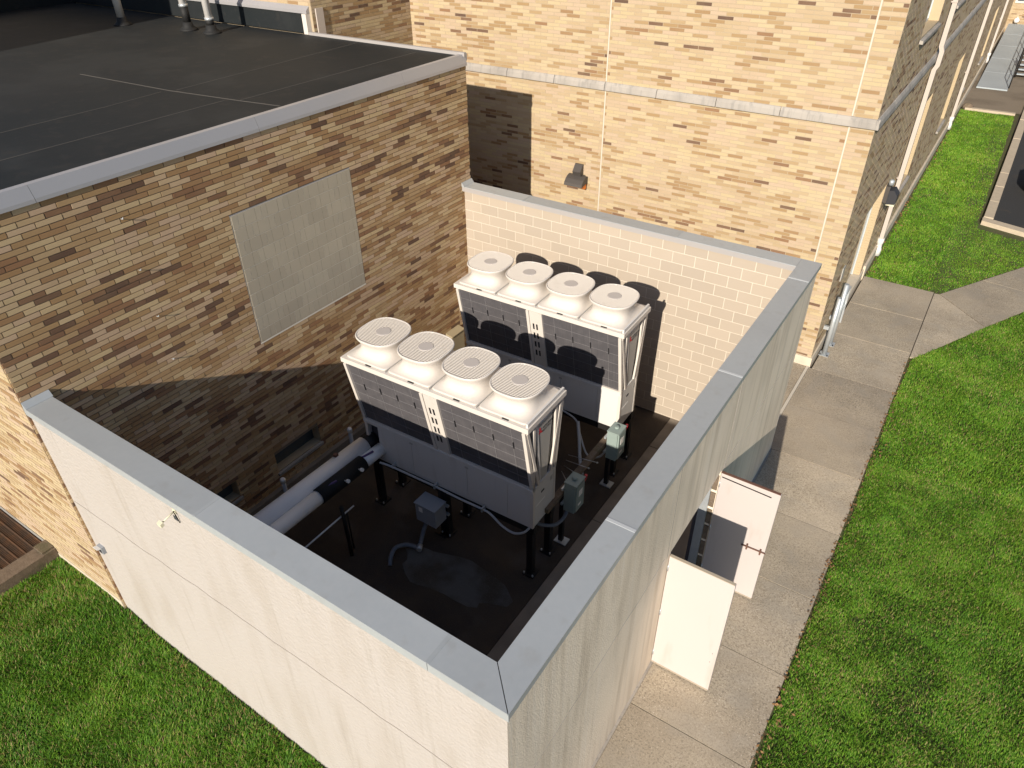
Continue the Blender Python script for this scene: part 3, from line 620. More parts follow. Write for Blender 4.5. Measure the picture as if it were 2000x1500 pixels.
# ================================================================== CHILLERS
LC, WC = 3.21, 1.01; ZB, ZC, ZT = 1.06, 1.855, 3.08
def sq(hx, hy, n=44, e=3.6, cx=0, cz=0):
    o = []
    for j in range(n):
        t = 2*math.pi*(j+.5)/n; c0, s0 = math.cos(t), math.sin(t)
        o.append((cx+hx*math.copysign(abs(c0)**(2/e), c0), hy*math.copysign(abs(s0)**(2/e), s0), cz))
    return o
def text_mesh(txt, size):
    cu = bpy.data.curves.new('txt', 'FONT'); cu.body = txt; cu.size = size; cu.extrude = .0005; cu.align_x = 'LEFT'
    o = bpy.data.objects.new('txt', cu); C.objects.link(o); dg = bpy.context.evaluated_depsgraph_get(); dg.update()
    me = bpy.data.meshes.new_from_object(o.evaluated_get(dg)); bpy.data.objects.remove(o); bpy.data.curves.remove(cu); return me
def make_chiller(loc, rot, label):
    t = thing('chiller', label, 'chiller', loc, rot, 'air cooled chillers in the yard')
    hl = LC/2; xe = hl-.045; hy = WC/2; cyf, cyb = -.285, .345   # cabinet front / back
    # lower cabinet in panels, open bay at the left end
    xs_ = [-hl+.31, -.62, .42, 1.13, xe-.03]
    for a, c in zip(xs_[:-1], xs_[1:]): MB().box(a+.003, c-.003, cyf, cyf+.02, ZB+.04, ZC-.07).build('panel', 'cabinet', t)
    MB().box(-hl+.06, xe-.03, cyb-.02, cyb, ZB+.04, ZC-.03).build('back_panel', 'cabinet', t)
    MB().box(-hl+.05, xe, cyf+.0, cyb, ZB, ZB+.038).build('base_frame', 'cabinet', t)
    MB().box(-hl+.08, xe-.04, cyf+.10, cyb-.022, ZB+.039, ZC-.03).build('inner_cabinet', 'dark', t)
    MB().box(-hl+.05, xe, cyf-.025, cyb+.02, ZC-.068, ZC-.028).box(-hl+.05, xe, cyf-.012, cyf+.02, ZC-.10, ZC-.071).build('ledge', 'cabinet', t)
    for a in (-.62, .42): MB().box(a-.03, a+.03, cyf-.006, cyf-.001, ZC-.16, ZC-.13).build('screw_row', 'greypanel', t)
    # right end of the cabinet
    ep = MB().box(xe-.02, xe, cyf+.05, cyb-.05, ZB+.04, ZC-.07).build('end_panel', 'cabinet', t)
    MB().box(xe+.001, xe+.006, -.06, .02, ZC-.25, ZC-.22).build('handle', 'ink', ep)
    MB().box(xe+.001, xe+.004, -.20, .05, ZC-.42, ZC-.405).build('data_plate', 'label', ep)
    MB().box(xe+.001, xe+.004, .20, .26, ZC-.22, ZC-.14).build('vent', 'greypanel', ep)
    MB().box(-hl+.05, -hl+.07, cyf+.05, cyb-.05, ZB+.04, ZC-.07).build('end_panel', 'cabinet', t)
    # corner posts
    for (px_, py_) in ((xe-.045, cyf), (xe-.045, cyb-.045), (-hl+.05, cyf), (-hl+.05, cyb-.045)):
        MB().box(px_, px_+.05, py_-.004, py_+.045, ZB, ZT-.07).build('post', 'white', t)
    # top frame and deck
    MB().box(-hl, hl, -hy, hy, ZT-.075, ZT).box(-hl+.03, hl-.03, -hy+.03, hy-.03, ZT-.13, ZT-.0755).build('top_frame', 'white', t)
    # slanted coils, front and back
    zc0, zc1 = ZC-.02, ZT-.08
    for sgn, c0, nm in ((-1, cyf+.0, 'front'), (1, cyb-.0, 'back')):
        ytop = sgn*(hy-.02); ybot = c0+(.02 if sgn < 0 else -.02)
        P = lambda x, f, d=0.0: (x, ytop+(ybot-ytop)*(1-f)-sgn*-1*0+sgn*d, zc0+(zc1-zc0)*f)
        for (xa, xb) in ((-hl+.10, -.15), (.15, hl-.09)):
            cb = MB(); q = [P(xa, 0), P(xb, 0), P(xb, 1), P(xa, 1)]; qi = [(x, y-sgn*.04, z) for x, y, z in q]
            i = 0; cb.v = q+qi; cb.f = [(0, 1, 2, 3), (7, 6, 5, 4), (0, 4, 5, 1), (1, 5, 6, 2), (2, 6, 7, 3), (3, 7, 4, 0)] if sgn < 0 else [(3, 2, 1, 0), (4, 5, 6, 7), (1, 5, 4, 0), (2, 6, 5, 1), (3, 7, 6, 2), (0, 4, 7, 3)]
            cb.sm = [False]*6; coil = cb.build('coil', 'fin', t)
            fr = MB()
            for (a, b_, fa, fb) in ((xa-.05, xa, 0, 1), (xb, xb+.05, 0, 1)):
                fr.bar(P((a+b_)/2, -.03, .004), P((a+b_)/2, 1.0, .004), .05, .06, (0, sgn, 0))
            fr.bar(P(xa-.05, .0, .004), P(xb+.05, .0, .004), .06, .02, (0, 0, 1))
            fr.build('coil_frame', 'white', t)
            tl = MB(); n4 = 4
            for k in range(1, n4+1):
                x = xa+(xb-xa)*(k-.35)/(n4+.25); tl.bar(P(x, 0.01, .003), P(x, .99, .003), .0035, .003, (0, sgn, 0))
            for k in range(1, 6): tl.bar(P(xa, k/6, .002), P(xb, k/6, .002), .0022, .003, (0, sgn, 0))
            tl.build('tube_sheet', 'tube', coil)
            for k in range(1, n4+1):
                x = xa+(xb-xa)*(k-.35)/(n4+.25); f = (.66, .70, .70, .70)[k-1]; MB().bar(P(x+.012, f-.05, .008), P(x+.012, f+.05, .008), .014, .012, (0, sgn, 0)).build('clip', 'darkclip', coil)
        # centre column with slots
        col = MB(); col.bar(P(0, -.02, .006), P(0, 1, .006), .19, .03, (0, sgn, 0)); cc = col.build('centre_column', 'white', t)
        for k in range(4):
            for dx in (-.032, .032):
                f = .74-.165*k; MB().bar(P(dx, f-.055, .023), P(dx, f+.045, .023), .030, .004, (0, sgn, 0)).build('slot', 'darkclip', cc)
        MB().bar(P(.122, -.0, -.012), P(.122, 1, -.012), .05, .02, (0, sgn, 0)).build('gap_strip', 'darkclip', t)
    # V shaped end: two slanted channels and a cover panel between
    for xs2, nx_ in ((hl-.05, 1), (-hl+.05, -1)):
        for sgn, c0 in ((-1, cyf), (1, cyb)):
            MB().bar((xs2, sgn*(hy-.05), zc1), (xs2, c0*.55+.02, ZC-.03), .05, .03, (nx_, 0, 0)).build('slanted_channel', 'white', t)
            MB().bar((xs2-nx_*.03, sgn*(hy-.14), zc1), (xs2-nx_*.03, c0*.30+.02, ZC-.03), .06, .02, (nx_, 0, 0)).build('coil_header', 'darkclip', t)
        pv = MB(); pts = [(-.255, zc1-.02), (.25, zc1-.02), (.12, ZC-.02), (-.10, ZC-.02)]
        pv.prism_x(pts, xs2-.03 if nx_ > 0 else xs2+.01, xs2-.01 if nx_ > 0 else xs2+.03)
        ep2 = pv.build('end_cover', 'greypanel', t)
        if nx_ > 0:
            xf = xs2-.008
            MB().prism_x([(-.23, zc1-.02), (-.17, zc1-.02), (-.06, ZC), (-.09, ZC)], xf, xf+.006).build('end_cover_fold', 'cabinet', ep2)
            MB().bar((xf+.004, -.12, zc1-.10), (xf+.004, .20, zc1-.09), .012, .008).build('grip', 'label', ep2)
            lg = MB()
            for ang in (90, 210, 330):
                c1 = (-.10+.035*math.cos(R(ang)), zc1-.25+.035*math.sin(R(ang))); a1 = R(ang)
                dv = [(c1[0]+.035*math.cos(a1), c1[1]+.035*math.sin(a1)), (c1[0]+.020*math.cos(a1+math.pi/2), c1[1]+.020*math.sin(a1+math.pi/2)), (c1[0]-.035*math.cos(a1), c1[1]-.035*math.sin(a1)), (c1[0]-.020*math.cos(a1+math.pi/2), c1[1]-.020*math.sin(a1+math.pi/2))]
                lg.prism_x(dv, xf+.001, xf+.003)
            lg.build('emblem', 'logored', ep2)
            for txt, dz in (('MITSUBISHI', .0), ('ELECTRIC', -.048)):
                me = text_mesh(txt, .05); o = link('lettering', me, 'ink', ep2, (xf+.002, -.035, zc1-.25+dz)); o.rotation_euler = (math.pi/2, 0, math.pi/2)
    # four fans
    for k in range(4):
        fx = -hl+.045+.39+(LC-.09-.78)*k/3
        prof_ = [(.381, .455, .0, 14), (.381, .455, .020, 14), (.378, .452, .024, 14), (.366, .438, .027, 12), (.358, .425, .028, 10), (.342, .375, .040, 5), (.324, .350, .066, 3.3), (.312, .332, .10, 2.8), (.308, .326, .145, 2.6), (.314, .332, .19, 2.6), (.332, .350, .235, 2.6), (.354, .374, .272, 2.6), (.366, .387, .296, 2.6), (.367, .388, .312, 2.6), (.357, .378, .320, 2.6), (.347, .368, .318, 2.6), (.342, .363, .304, 2.6)]
        hb = MB().rings([sq(a, b_, 48, e, fx, ZT+z) for a, b_, z, e in prof_], True, False); bell = hb.build('fan_bell', 'white', t)
        MB().rings([sq(.337, .357, 48, 2.6, fx, ZT+.245), sq(.335, .355, 48, 2.6, fx, ZT+.246)], True, True).build('fan_well', 'dark', bell)
        gr = MB()
        for j in range(-12, 13):
            y = j*.0295; lim = .344*(max(0, 1-abs(y/.365)**2.6))**(1/2.6)
            if lim > .05: gr.box(fx-lim, fx+lim, y-.0048, y+.0048, ZT+.304, ZT+.316)
        for j in range(-2, 3):
            x = j*.145; lim = .365*(max(0, 1-abs(x/.344)**2.6))**(1/2.6)
            gr.box(fx+x-.003, fx+x+.003, -lim, lim, ZT+.286, ZT+.2975)
        gr.build('grille', 'white', bell)
        MB().lathe([(.112, ZT+.296), (.112, ZT+.316), (.105, ZT+.320)], fx, 0, 28).build('hub_cover', 'hub', bell)
        MB().box(fx+.02, fx+.12, -hy+.026, -hy+.04, ZT+.001, ZT+.012).build('slot', 'darkclip', bell)
        if k < 3: MB().box(fx+.383, fx+.397, -hy+.03, hy-.03, ZT+.001, ZT+.026).build('gutter', 'greypanel', t)
    MB().bar((hl-.035, -hy+.03, ZT+.03), (hl-.035, hy-.03, ZT+.03), .03, .06).build('end_rail', 'cabinet', t)
    # steel stand beneath
    s_ = thing('steel_stand', ('black steel stand carrying the chiller nearest the camera' if 'nearest' in label else 'black steel stand carrying the chiller beside the pale block wall'), 'stand', loc, rot, 'steel stands under the chillers')
    for y in (cyf+.06, cyb-.06): MB().box(-hl+.02, hl-.03, y-.05, y+.05, ZB-.13, ZB-.003).build('beam', 'steel', s_)
    for x in (-hl+.14, -.06, hl-.10):
        for y in (cyf+.05, cyb-.05):
            lg = MB().box(x-.05, x+.05, y-.05, y+.05, .04, ZB-.131).build('leg', 'steel', s_); MB().box(x-.10, x+.10, y-.10, y+.10, .02, .04).build('base_plate', 'steel', lg)
            MB().lathe([(.013, .04), (.013, .075)], x-.075, y-.075, 8).lathe([(.013, .04), (.013, .075)], x+.075, y-.075, 8).build('anchor_bolt', 'galv', lg)
    return t
make_chiller((3.095, 4.060, 0), math.atan2(.069, 3.244), 'cream four fan chiller nearest the camera, its lower half in shade')
make_chiller((3.095, 6.785, 0), math.atan2(.067, 3.164), 'cream four fan chiller beside the pale block wall')

# ================================================================== YARD SERVICES
def pipe_thing(name, label, parts, cat='pipe', group=None):
    t = thing(name, label, cat, parts[0][1][0], 0, group); o0 = Vector(parts[0][1][0])
    for nm, pts, r, m in parts: MB().tube([tuple(Vector(p)-o0) for p in pts], r, 20 if (r if isinstance(r, (int, float)) else r[0]) > .05 else 10).build(nm, m, t)
    return t
t = pipe_thing('insulated_pipe', 'larger white jacketed pipe running to the chiller along the annex wall', [('jacket', [(1.46, .5, 1.32), (1.585, 3.62, 1.36)], .15, 'pvc'), ('insulation', [(1.585, 3.622, 1.36), (1.60, 3.84, 1.36)], .125, 'rubber')])
o0 = Vector(t.location)
MB().box(-.03+.06, .03+.06, 3.05-.5, 3.11-.5, .16, .22).build('pipe_tag', 'rust', t)
t = pipe_thing('insulated_pipe', 'smaller white jacketed pipe with black valves beside the larger pipe', [('jacket', [(1.72, .5, 1.28), (1.775, 2.42, 1.30)], .112, 'pvc'), ('insulation', [(1.775, 2.422, 1.30), (1.80, 3.34, 1.30)], .13, 'rubber'), ('jacket', [(1.80, 3.342, 1.30), (1.815, 3.76, 1.30)], .105, 'pvc')])
for (yy_, m_) in ((2.62-.5, 'purple'), (3.42-.5, 'purple')):
    MB().bar((.06, yy_-.14, .12), (.14, yy_+.12, .14), .03, .02).build('valve_handle', m_, t)
for yy_ in (2.85-.5, 3.15-.5):
    g_ = MB().tube([(.14, yy_, .06), (.24, yy_, .10)], .012, 8).build('thermowell', 'galv', t); MB().tube([(.24, yy_-.0, .10), (.275, yy_, .11)], .03, 12).build('gauge', 'label', g_)
MB().tube([(.30, 2.1, -.2), (.32, 2.1, -1.26)], .03, 10).build('support_leg', 'steel', t)
o = MB().tube([(0, 0, 0), (.02, 1.35, .03)], .013, 8).build('thin_pipe', 'pvc', None, (1.98, 1.5, .85)); tag(o, 'thin white rod like pipe running beside the two jacketed pipes', 'pipe')
MB().tube([(.0, .25, 0), (0, .25, -.83)], .012, 8).tube([(.018, 1.2, .025), (.018, 1.2, -.80)], .012, 8).build('pipe_support', 'steel', o)
for (x, y, lab) in ((.52, 2.72, 'capped standpipe by the annex wall, further from the chiller'), (.52, 4.27, 'capped standpipe by the annex wall, close to the chiller')):
    t = thing('standpipe', lab, 'standpipe', (x, y, .02), 0, 'capped standpipes by the annex wall')
    MB().tube([(0, 0, 0), (0, 0, .70)], .035, 12).build('pipe', 'conduit', t); MB().lathe([(.045, .70), (.045, .76), (.03, .78)], 0, 0, 12).build('cap', 'label', t)
# conduit along the front of the near chiller
t = thing('conduit', 'grey conduit hung along the bottom edge of the chiller nearest the camera', 'conduit', (0, 0, 0))
MB().tube(bez([(1.9, 3.60, 1.16), (2.1, 3.66, 1.12), (2.6, 3.69, 1.10), (2.95, 3.70, 1.10), (3.4, 3.70, 1.09), (3.85, 3.71, 1.09), (4.0, 3.71, 1.06), (4.2, 3.70, .95), (4.4, 3.70, .92), (4.55, 3.73, .99), (4.62, 3.78, 1.08)]), .018, 8).build('tube', 'conduit', t)
for x in (2.1, 2.95, 3.85): MB().box(x-.012, x+.012, 3.665, 3.76, 1.075, 1.145).build('clamp', 'galv', t)
# junction box on its post
t = thing('junction_box', 'grey junction box on a short black post in front of the near chiller', 'junction box', (2.93, 3.62, .02))
MB().box(-.22, .17, -.16, .10, .44, .80).build('box', 'jbox', t); MB().box(-.235, .185, -.175, .115, .801, .815).build('lid', 'jbox', t)
MB().box(-.15, -.08, -.166, -.161, .66, .75).build('label_plate', 'label', t)
MB().box(-.26, .22, .101, .14, .70, .74).box(-.26, .22, .101, .14, .52, .56).build('strut', 'galv', t)
MB().box(.0, .09, .141, .23, .02, .95).build('post', 'steel', t); MB().box(-.07, .16, .07, .30, 0, .02).build('base_plate', 'steel', t)
t = thing('flexible_conduit', 'dark blue grey flexible hose looping from the junction box to the floor', 'hose', (0, 0, 0))
MB().tube(bez([(2.86, 3.58, .46), (2.82, 3.50, .30), (2.84, 3.36, .12), (2.88, 3.26, .07), (2.80, 3.24, .075), (2.68, 3.18, .10), (2.60, 3.02, .13), (2.64, 2.86, .10), (2.70, 2.76, .03)]), .035, 10).build('hose', 'bluegrey', t)
MB().tube([(2.86, 3.31, .085), (2.91, 3.22, .08)], .045, 10).build('coupling', 'galv', t)
# disconnect switches, rail, rods
rail = thing('strut_rail', 'dark strut rail on two posts between the green disconnect boxes', 'rail', (4.66, 5.3, .02))
MB().box(-.05, .05, -1.15, 1.05, 1.08, 1.16).build('strut', 'curb_old', rail)
for y in (-.62, .95):
    p_ = MB().box(-.035, .035, y-.035, y+.035, .02, 1.079).build('post', 'steel', rail); MB().box(-.09, .12, y-.08, y+.08, 0, .02).build('base_plate', 'galv', p_)
def switch(loc, label):
    t = thing('disconnect_switch', label, 'switch box', loc, 0, 'disconnect switches in the yard')
    MB().box(-.10, .08, -.135, .135, 0, .56).build('box', 'swgreen', t)
    cv = MB().box(.081, .105, -.115, .125, .03, .53).build('cover', 'swgreen', t)
    MB().box(.106, .109, -.05, .06, .30, .42).box(.106, .109, -.06, .03, .12, .16).build('warning_label', 'label', cv); MB().lathe([(.02, 0), (.02, .004)], 0, 0, 4)
    MB().box(-.105, .11, -.145, .14, .561, .575).build('lid', 'swgreen', t)
    MB().lathe([(.042, .576), (.042, .60), (.03, .612)], 0, 0, 14).build('hub', 'swgreen', t)
    h_ = MB().tube([(.05, .137, .40), (.05, .18, .40)], .022, 10).build('pivot', 'ink', t); MB().tube([(.05, .175, .40), (.07, .20, .47), (.08, .21, .54)], .022, 8).build('handle', 'red', t)
    MB().box(-.13, -.101, -.18, .18, .12, .16).box(-.13, -.101, -.18, .18, .42, .46).build('strut', 'galv', t)
    return t
switch((4.84, 6.08, .90), 'grey green disconnect box with red handle near the pale block wall, partly sunlit')
switch((4.84, 4.70, .86), 'grey green disconnect box with red handle beside the near chiller, all in shade')
t = thing('flexible_conduit', 'short grey flexible conduit under the disconnect box beside the near chiller', 'hose')
MB().tube(bez([(4.80, 4.62, .88), (4.78, 4.50, .74), (4.72, 4.35, .70), (4.60, 4.20, .76), (4.52, 4.12, .84)]), .028, 10).build('hose', 'bluegrey', t)
t = thing('flexible_conduit', 'grey cables hanging between the rear chiller and its disconnect box', 'cable')
MB().tube(bez([(3.6, 6.46, 1.08), (3.9, 6.42, 1.02), (4.05, 6.32, .85), (4.3, 6.14, .62), (4.55, 6.10, .70), (4.72, 6.10, 1.0)]), .016, 8).build('cable', 'conduit', t)
MB().tube(bez([(3.95, 6.42, 1.0), (4.08, 6.25, .80), (4.22, 6.05, .55), (4.38, 5.85, .40)]), .03, 8).build('cable', 'conduit', t)
t = thing('threaded_rods', 'four thin threaded rods fanned across the strut rail', 'rods', (4.66, 5.3, 1.19))
for k in range(4):
    a = (-.30+.03*k, .05-.12*k, .02-.01*k); c = (.20-.05*k, .14-.17*k-.02*k*k, .02); MB().tube([a, c], .006, 6).build('rod', 'thin_line', t)
    d_ = (Vector(c)-Vector(a)).normalized(); MB().tube([tuple(Vector(c)-d_*.03), tuple(Vector(c)-d_*.015)], .014, 6).build('nut', 'galv', t)
# low utility box against the annex
t = thing('utility_box', 'low tan utility box against the annex wall beside the rear chiller', 'box', (.012, 7.72, .02))
MB().box(0, .16, 0, .42, 0, .74).build('box', 'tan', t); MB().prism_y([(-.0, .741), (.18, .741), (.18, .76), (-.0, .80)], -.01, .43).build('lid', 'tan', t)

# ================================================================== FIXTURES ON AND AROUND THE TALL BUILDING
t = thing('wall_light', 'dark bronze wall light with amber lens on the buff brick wall', 'lamp', (.77, TY-.008, 3.10))
MB().prism_x([(0, -.16), (-.05, -.16), (-.05, .06), (0, .06)], -.16, .16).build('back_box', 'bronze', t)
pts = [(-.05, .06), (-.13, .05), (-.22, 0), (-.29, -.08), (-.31, -.14), (-.05, -.10)]
MB().prism_x(pts, -.23, .23).build('hood', 'bronze', t)
MB().prism_x([(0, .30), (-.04, .30), (-.16, .15), (-.12, .045), (0, .061)], -.10, .10).build('photocell_box', 'bronze', t)
MB().prism_x([(-.055, -.104), (-.30, -.143), (-.10, -.24), (-.055, -.22)], -.21, .215).build('lens', 'amber', t)
for i, (y, zt, lab) in enumerate(((18.55, 8.8, 'nearest pale downspout with an offset over the stone band'), (32.6, 8.0, 'middle pale downspout further along the side wall'), (47.2, 7, 'farthest pale downspout, ending over the metal ramp'))):
    t = thing('downspout', lab, 'downspout', (TX, y, 0), 0, 'downspouts on the side wall')
    MB().box(.03, .13, -.06, .06, .45, 4.86).build('pipe', 'downspout', t)
    MB().prism_y([(.03, 4.861), (.13, 4.861), (.175, 4.96), (.175, 5.27), (.13, 5.38), (.03, 5.38), (.075, 5.27), (.075, 4.98)], -.062, .062).build('offset', 'downspout', t)
    MB().box(.03, .13, -.06, .06, 5.381, zt).build('pipe', 'downspout', t)
    for z in (2.2, 6.3): MB().box(.0, .135, -.075, .075, z, z+.03).build('strap', 'downspout', t)
    MB().lathe([(.085, 0.02), (.085, .22), (.07, .24), (.07, .36), (.085, .38), (.085, .52)], .08, 0, 14).build('boot', 'whitepvc', t)
t = thing('side_wall_light', 'black flood light with grey cap on the side wall by the entrance', 'lamp', (TX, 16.75, 2.35))
MB().box(0, .10, -.14, .14, -.18, .22).build('back_box', 'bronze', t)
MB().prism_y([(.101, -.2), (.101, .14), (.20, .16), (.30, .04), (.30, -.16)], -.17, .17).build('housing', 'ink', t)
MB().lathe([(.06, .23), (.06, .33), (.03, .36)], .08, 0, 12).build('photocell', 'galv', t); MB().box(.10, .29, -.12, .12, -.235, -.205).build('lens', 'cream', t)
for (y, top, lab) in ((12.62, 1.42, 'galvanised guard post nearer the building corner'), (13.12, 1.52, 'galvanised guard post nearer the entrance')):
    t = thing('guard_post', lab, 'post', (6.80, y, 0), 0, 'galvanised posts by the side wall')
    MB().tube([(0, 0, .012), (0, 0, top)], .05, 14).build('post', 'galv', t); MB().box(-.10, .10, -.10, .10, .001, .012).build('base_plate', 'galv', t)
    MB().lathe([(.012, .012), (.012, .04)], .075, -.075, 8).lathe([(.012, .012), (.012, .04)], -.075, -.075, 8).build('bolt', 'steel', t)
    MB().box(-.17, -.051, -.03, .03, .62, .70).build('bracket', 'galv', t)
t = thing('rail_gate', 'low grey metal handrail against the wall between the posts and the entrance', 'handrail', (6.76, 13.25, 0))
MB().bar((0, 0, .95), (0, 1.0, .95), .04, .04).bar((0, 0, .5), (0, 1.0, .5), .03, .03).bar((0, 1.0, .95), (0, 1.0, .0), .04, .04).build('rail', 'galv', t)
# ramp, stairs, railing
t = thing('metal_ramp', 'grey metal access ramp in panels beside the far end of the wall', 'ramp', (7.55, 40.9, 0))
zr = lambda y: .06+y*.05
for i in range(5):
    ya, yb_ = i*3.0+.01, i*3.0+2.98; b = MB(); b.prism_x([(ya, zr(ya)-.06), (yb_, zr(yb_)-.06), (yb_, zr(yb_)), (ya, zr(ya))], -.66, .66); b.build('panel', 'ramp', t)
    for s_ in (-.6, .6):
        if i: MB().box(s_-.03, s_+.03, ya, ya+.06, 0, zr(ya)-.061).build('leg', 'galv', t)
for s_ in (.68,):
    b = MB()
    for i in range(8): y = .3+i*2.0; b.tube([(s_, y, zr(y)), (s_, y, zr(y)+1.0)], .025, 8)
    b.tube([(s_, .3, zr(.3)+1.0), (s_, 14.3, zr(14.3)+1)], .025, 8).tube([(s_, .3, zr(.3)+.5), (s_, 14.3, zr(14.3)+.5)], .02, 8); b.build('railing', 'steel', t)
t = thing('metal_stairs', 'small metal stair with white edged treads at the far right', 'stairs', (8.62, 44.2, 0))
for i in range(5): MB().box(-.3+.0, .9, i*.30, i*.30+.28, .15+.17*i, .19+.17*i).build('tread', 'ramp', t)
MB().bar((-.32, 0, .1), (-.32, 1.6, 1.0), .05, .2).bar((.92, 0, .1), (.92, 1.6, 1.0), .05, .2).build('stringer', 'steel', t)
# building that closes the view
far = thing('brick_building', 'distant brick wall with a white framed window closing the view', 'building')
mortar_face(far, (0, 58.2, 0), X, -Y, TX+.01, 24, -.1, 9)
brick_face(far, (0, 58.2, 0), X, -Y, TX+.01, 14, 0, 5, seed=21)
w = MB().box(6.75, 8.4, 58.13, 58.18, 1.68, 1.80).box(6.75, 6.87, 58.13, 58.18, 1.801, 3.2).box(8.28, 8.4, 58.13, 58.18, 1.801, 3.2).build('window', 'white', far); MB().box(6.871, 8.279, 58.15, 58.16, 1.801, 3.2).build('pane', 'glass', w)
t = thing('globe_lamp', 'white globe lamp on a bracket on the distant brick wall', 'lamp', (7.2, 58.18, .62))
MB().rings([[(.16*math.sin(p)*math.cos(2*math.pi*j/14), -.22+.16*math.sin(p)*math.sin(2*math.pi*j/14), .1-.16*math.cos(p)) for j in range(14)] for p in [math.pi*(k+.15)/8.3 for k in range(9)]]).build('globe', 'label', t)
MB().box(-.04, .04, -.08, 0, -.1, .3).build('bracket', 'white', t)
o = MB().rings([[(.22*r*math.cos(a), .17*r*math.sin(a), z) for a in [2*math.pi*j/9+.2*math.sin(j*3) for j in range(9)]] for r, z in ((1, -.05), (1.05, .08), (.8, .17), (.35, .21))]).build('rock', 'curb_old', None, (6.98, 36.7, 0)); tag(o, 'dark grey stone at the corner of the far lawn by the wall', 'rock')

# parked car, just reaching into the frame at the right edge
car = thing('parked_car', 'black parked car at the right edge beside the lawn kerb', 'car', (9.78, 26.6, -.03))
secs = [(0, .32, .62, .55), (.12, .25, .72, .78), (.6, .22, .84, .88), (1.3, .22, .94, .90), (1.75, .22, 1.0, .90), (3.6, .22, 1.02, .90), (4.3, .24, .98, .86), (4.55, .34, .85, .74)]
def ring(x, zb_, zt, w):
    return [(x, -w, zb_+.12), (x, -w*.93, zb_), (x, w*.93, zb_), (x, w, zb_+.12), (x, w, zt-.16), (x, w*.9, zt), (x, -w*.9, zt), (x, -w, zt-.16)]
MB().rings([ring(*s_) for s_ in secs]).build('body', 'carpaint', car)
cab = [(1.25, .93, .96, .80), (2.0, .95, 1.42, .66), (3.1, .95, 1.46, .66), (3.95, .93, 1.0, .76)]
MB().rings([[(x, -w, zb_), (x, w, zb_), (x, w*.94, (zb_+zt)/2), (x, w*.86, zt), (x, -w*.86, zt), (x, -w*.94, (zb_+zt)/2)] for x, zb_, zt, w in cab]).build('windows', 'glass', car)
MB().rings([[(x, -w*.84, zt+.002), (x, w*.84, zt+.002), (x, w*.8, zt+.02), (x, -w*.8, zt+.02)] for x, zb_, zt, w in cab[1:3]]).build('roof', 'carpaint', car)
for x in (.85, 3.6):
    for s_ in (-1, 1):
        w = MB().tube([(x, s_*.72, .33), (x, s_*.92, .33)], .33, 20).build('wheel', 'tyre', car); MB().tube([(x, s_*.921, .33), (x, s_*.93, .33)], .21, 16).build('rim', 'galv', w)
for s_ in (-.62, .62): MB().box(.015, .10, s_-.16, s_+.16, .52, .64).build('headlight', 'label', car)

# roof vents
for (x, y, m1, h1, lab) in ((-8.43, 7.5, 'greypanel', .75, 'vent pipe with a dark boot at the edge of the roof shadow'), (-6.60, 7.86, 'rubber', .30, 'white vent pipe with black collar, middle one on the roof'), (-5.86, 7.88, 'rubber', .10, 'white vent pipe nearest the yard, standing on the black roof')):
    t = thing('vent_pipe', lab, 'vent pipe', (x, y, RZ-.012), 0, 'vent pipes on the black roof')
    MB().lathe([(.20, 0), (.17, .03), (.11, .08), (.10, .16)], 0, 0, 16).build('boot', 'rubber', t)
    MB().tube([(0, 0, .16), (0, 0, .16+h1)], .083, 14).build('lower_pipe', m1, t)
    MB().tube([(0, 0, .161+h1), (0, 0, 3.2)], .076, 14).build('pipe', 'whitepvc', t)
    MB().lathe([(.092, .15+h1), (.092, .20+h1)], 0, 0, 14).build('clamp', 'galv', t)

# areaway grating at the lower left
t = thing('areaway_grating', 'rusty steel grating set in an old concrete kerb beside the brick wall', 'grating', (-2, 0, .33))
MB().box(.05, .33, -5, -.012, -.45, .02).build('kerb', 'curb_old', t)
MB().box(.046, .29, -.19, -.013, .021, .05).build('kerb_patch', 'curb_old', t)
MB().box(-3.0, .049, -5, -.012, -.45, -.10).build('pit', 'dark', t)
b = MB()
for k in range(30): y = -.06-k*.125; b.box(-2.4, .045, y-.008, y+.008, -.05, .0)
b.build('bearing_bar', 'rusty', t)
b = MB()
for k in range(64): x = -2.4+k*.038; b.box(x-.006, x+.006, -3.7, -.03, -.035, -.006)
o = b.build('cross_bars', 'rusty', t); o['kind'] = 'stuff'
MB().bar((-2.4, -.022, .004), (.045, -.022, .004), .02, .02).build('edge_angle', 'galv', t)

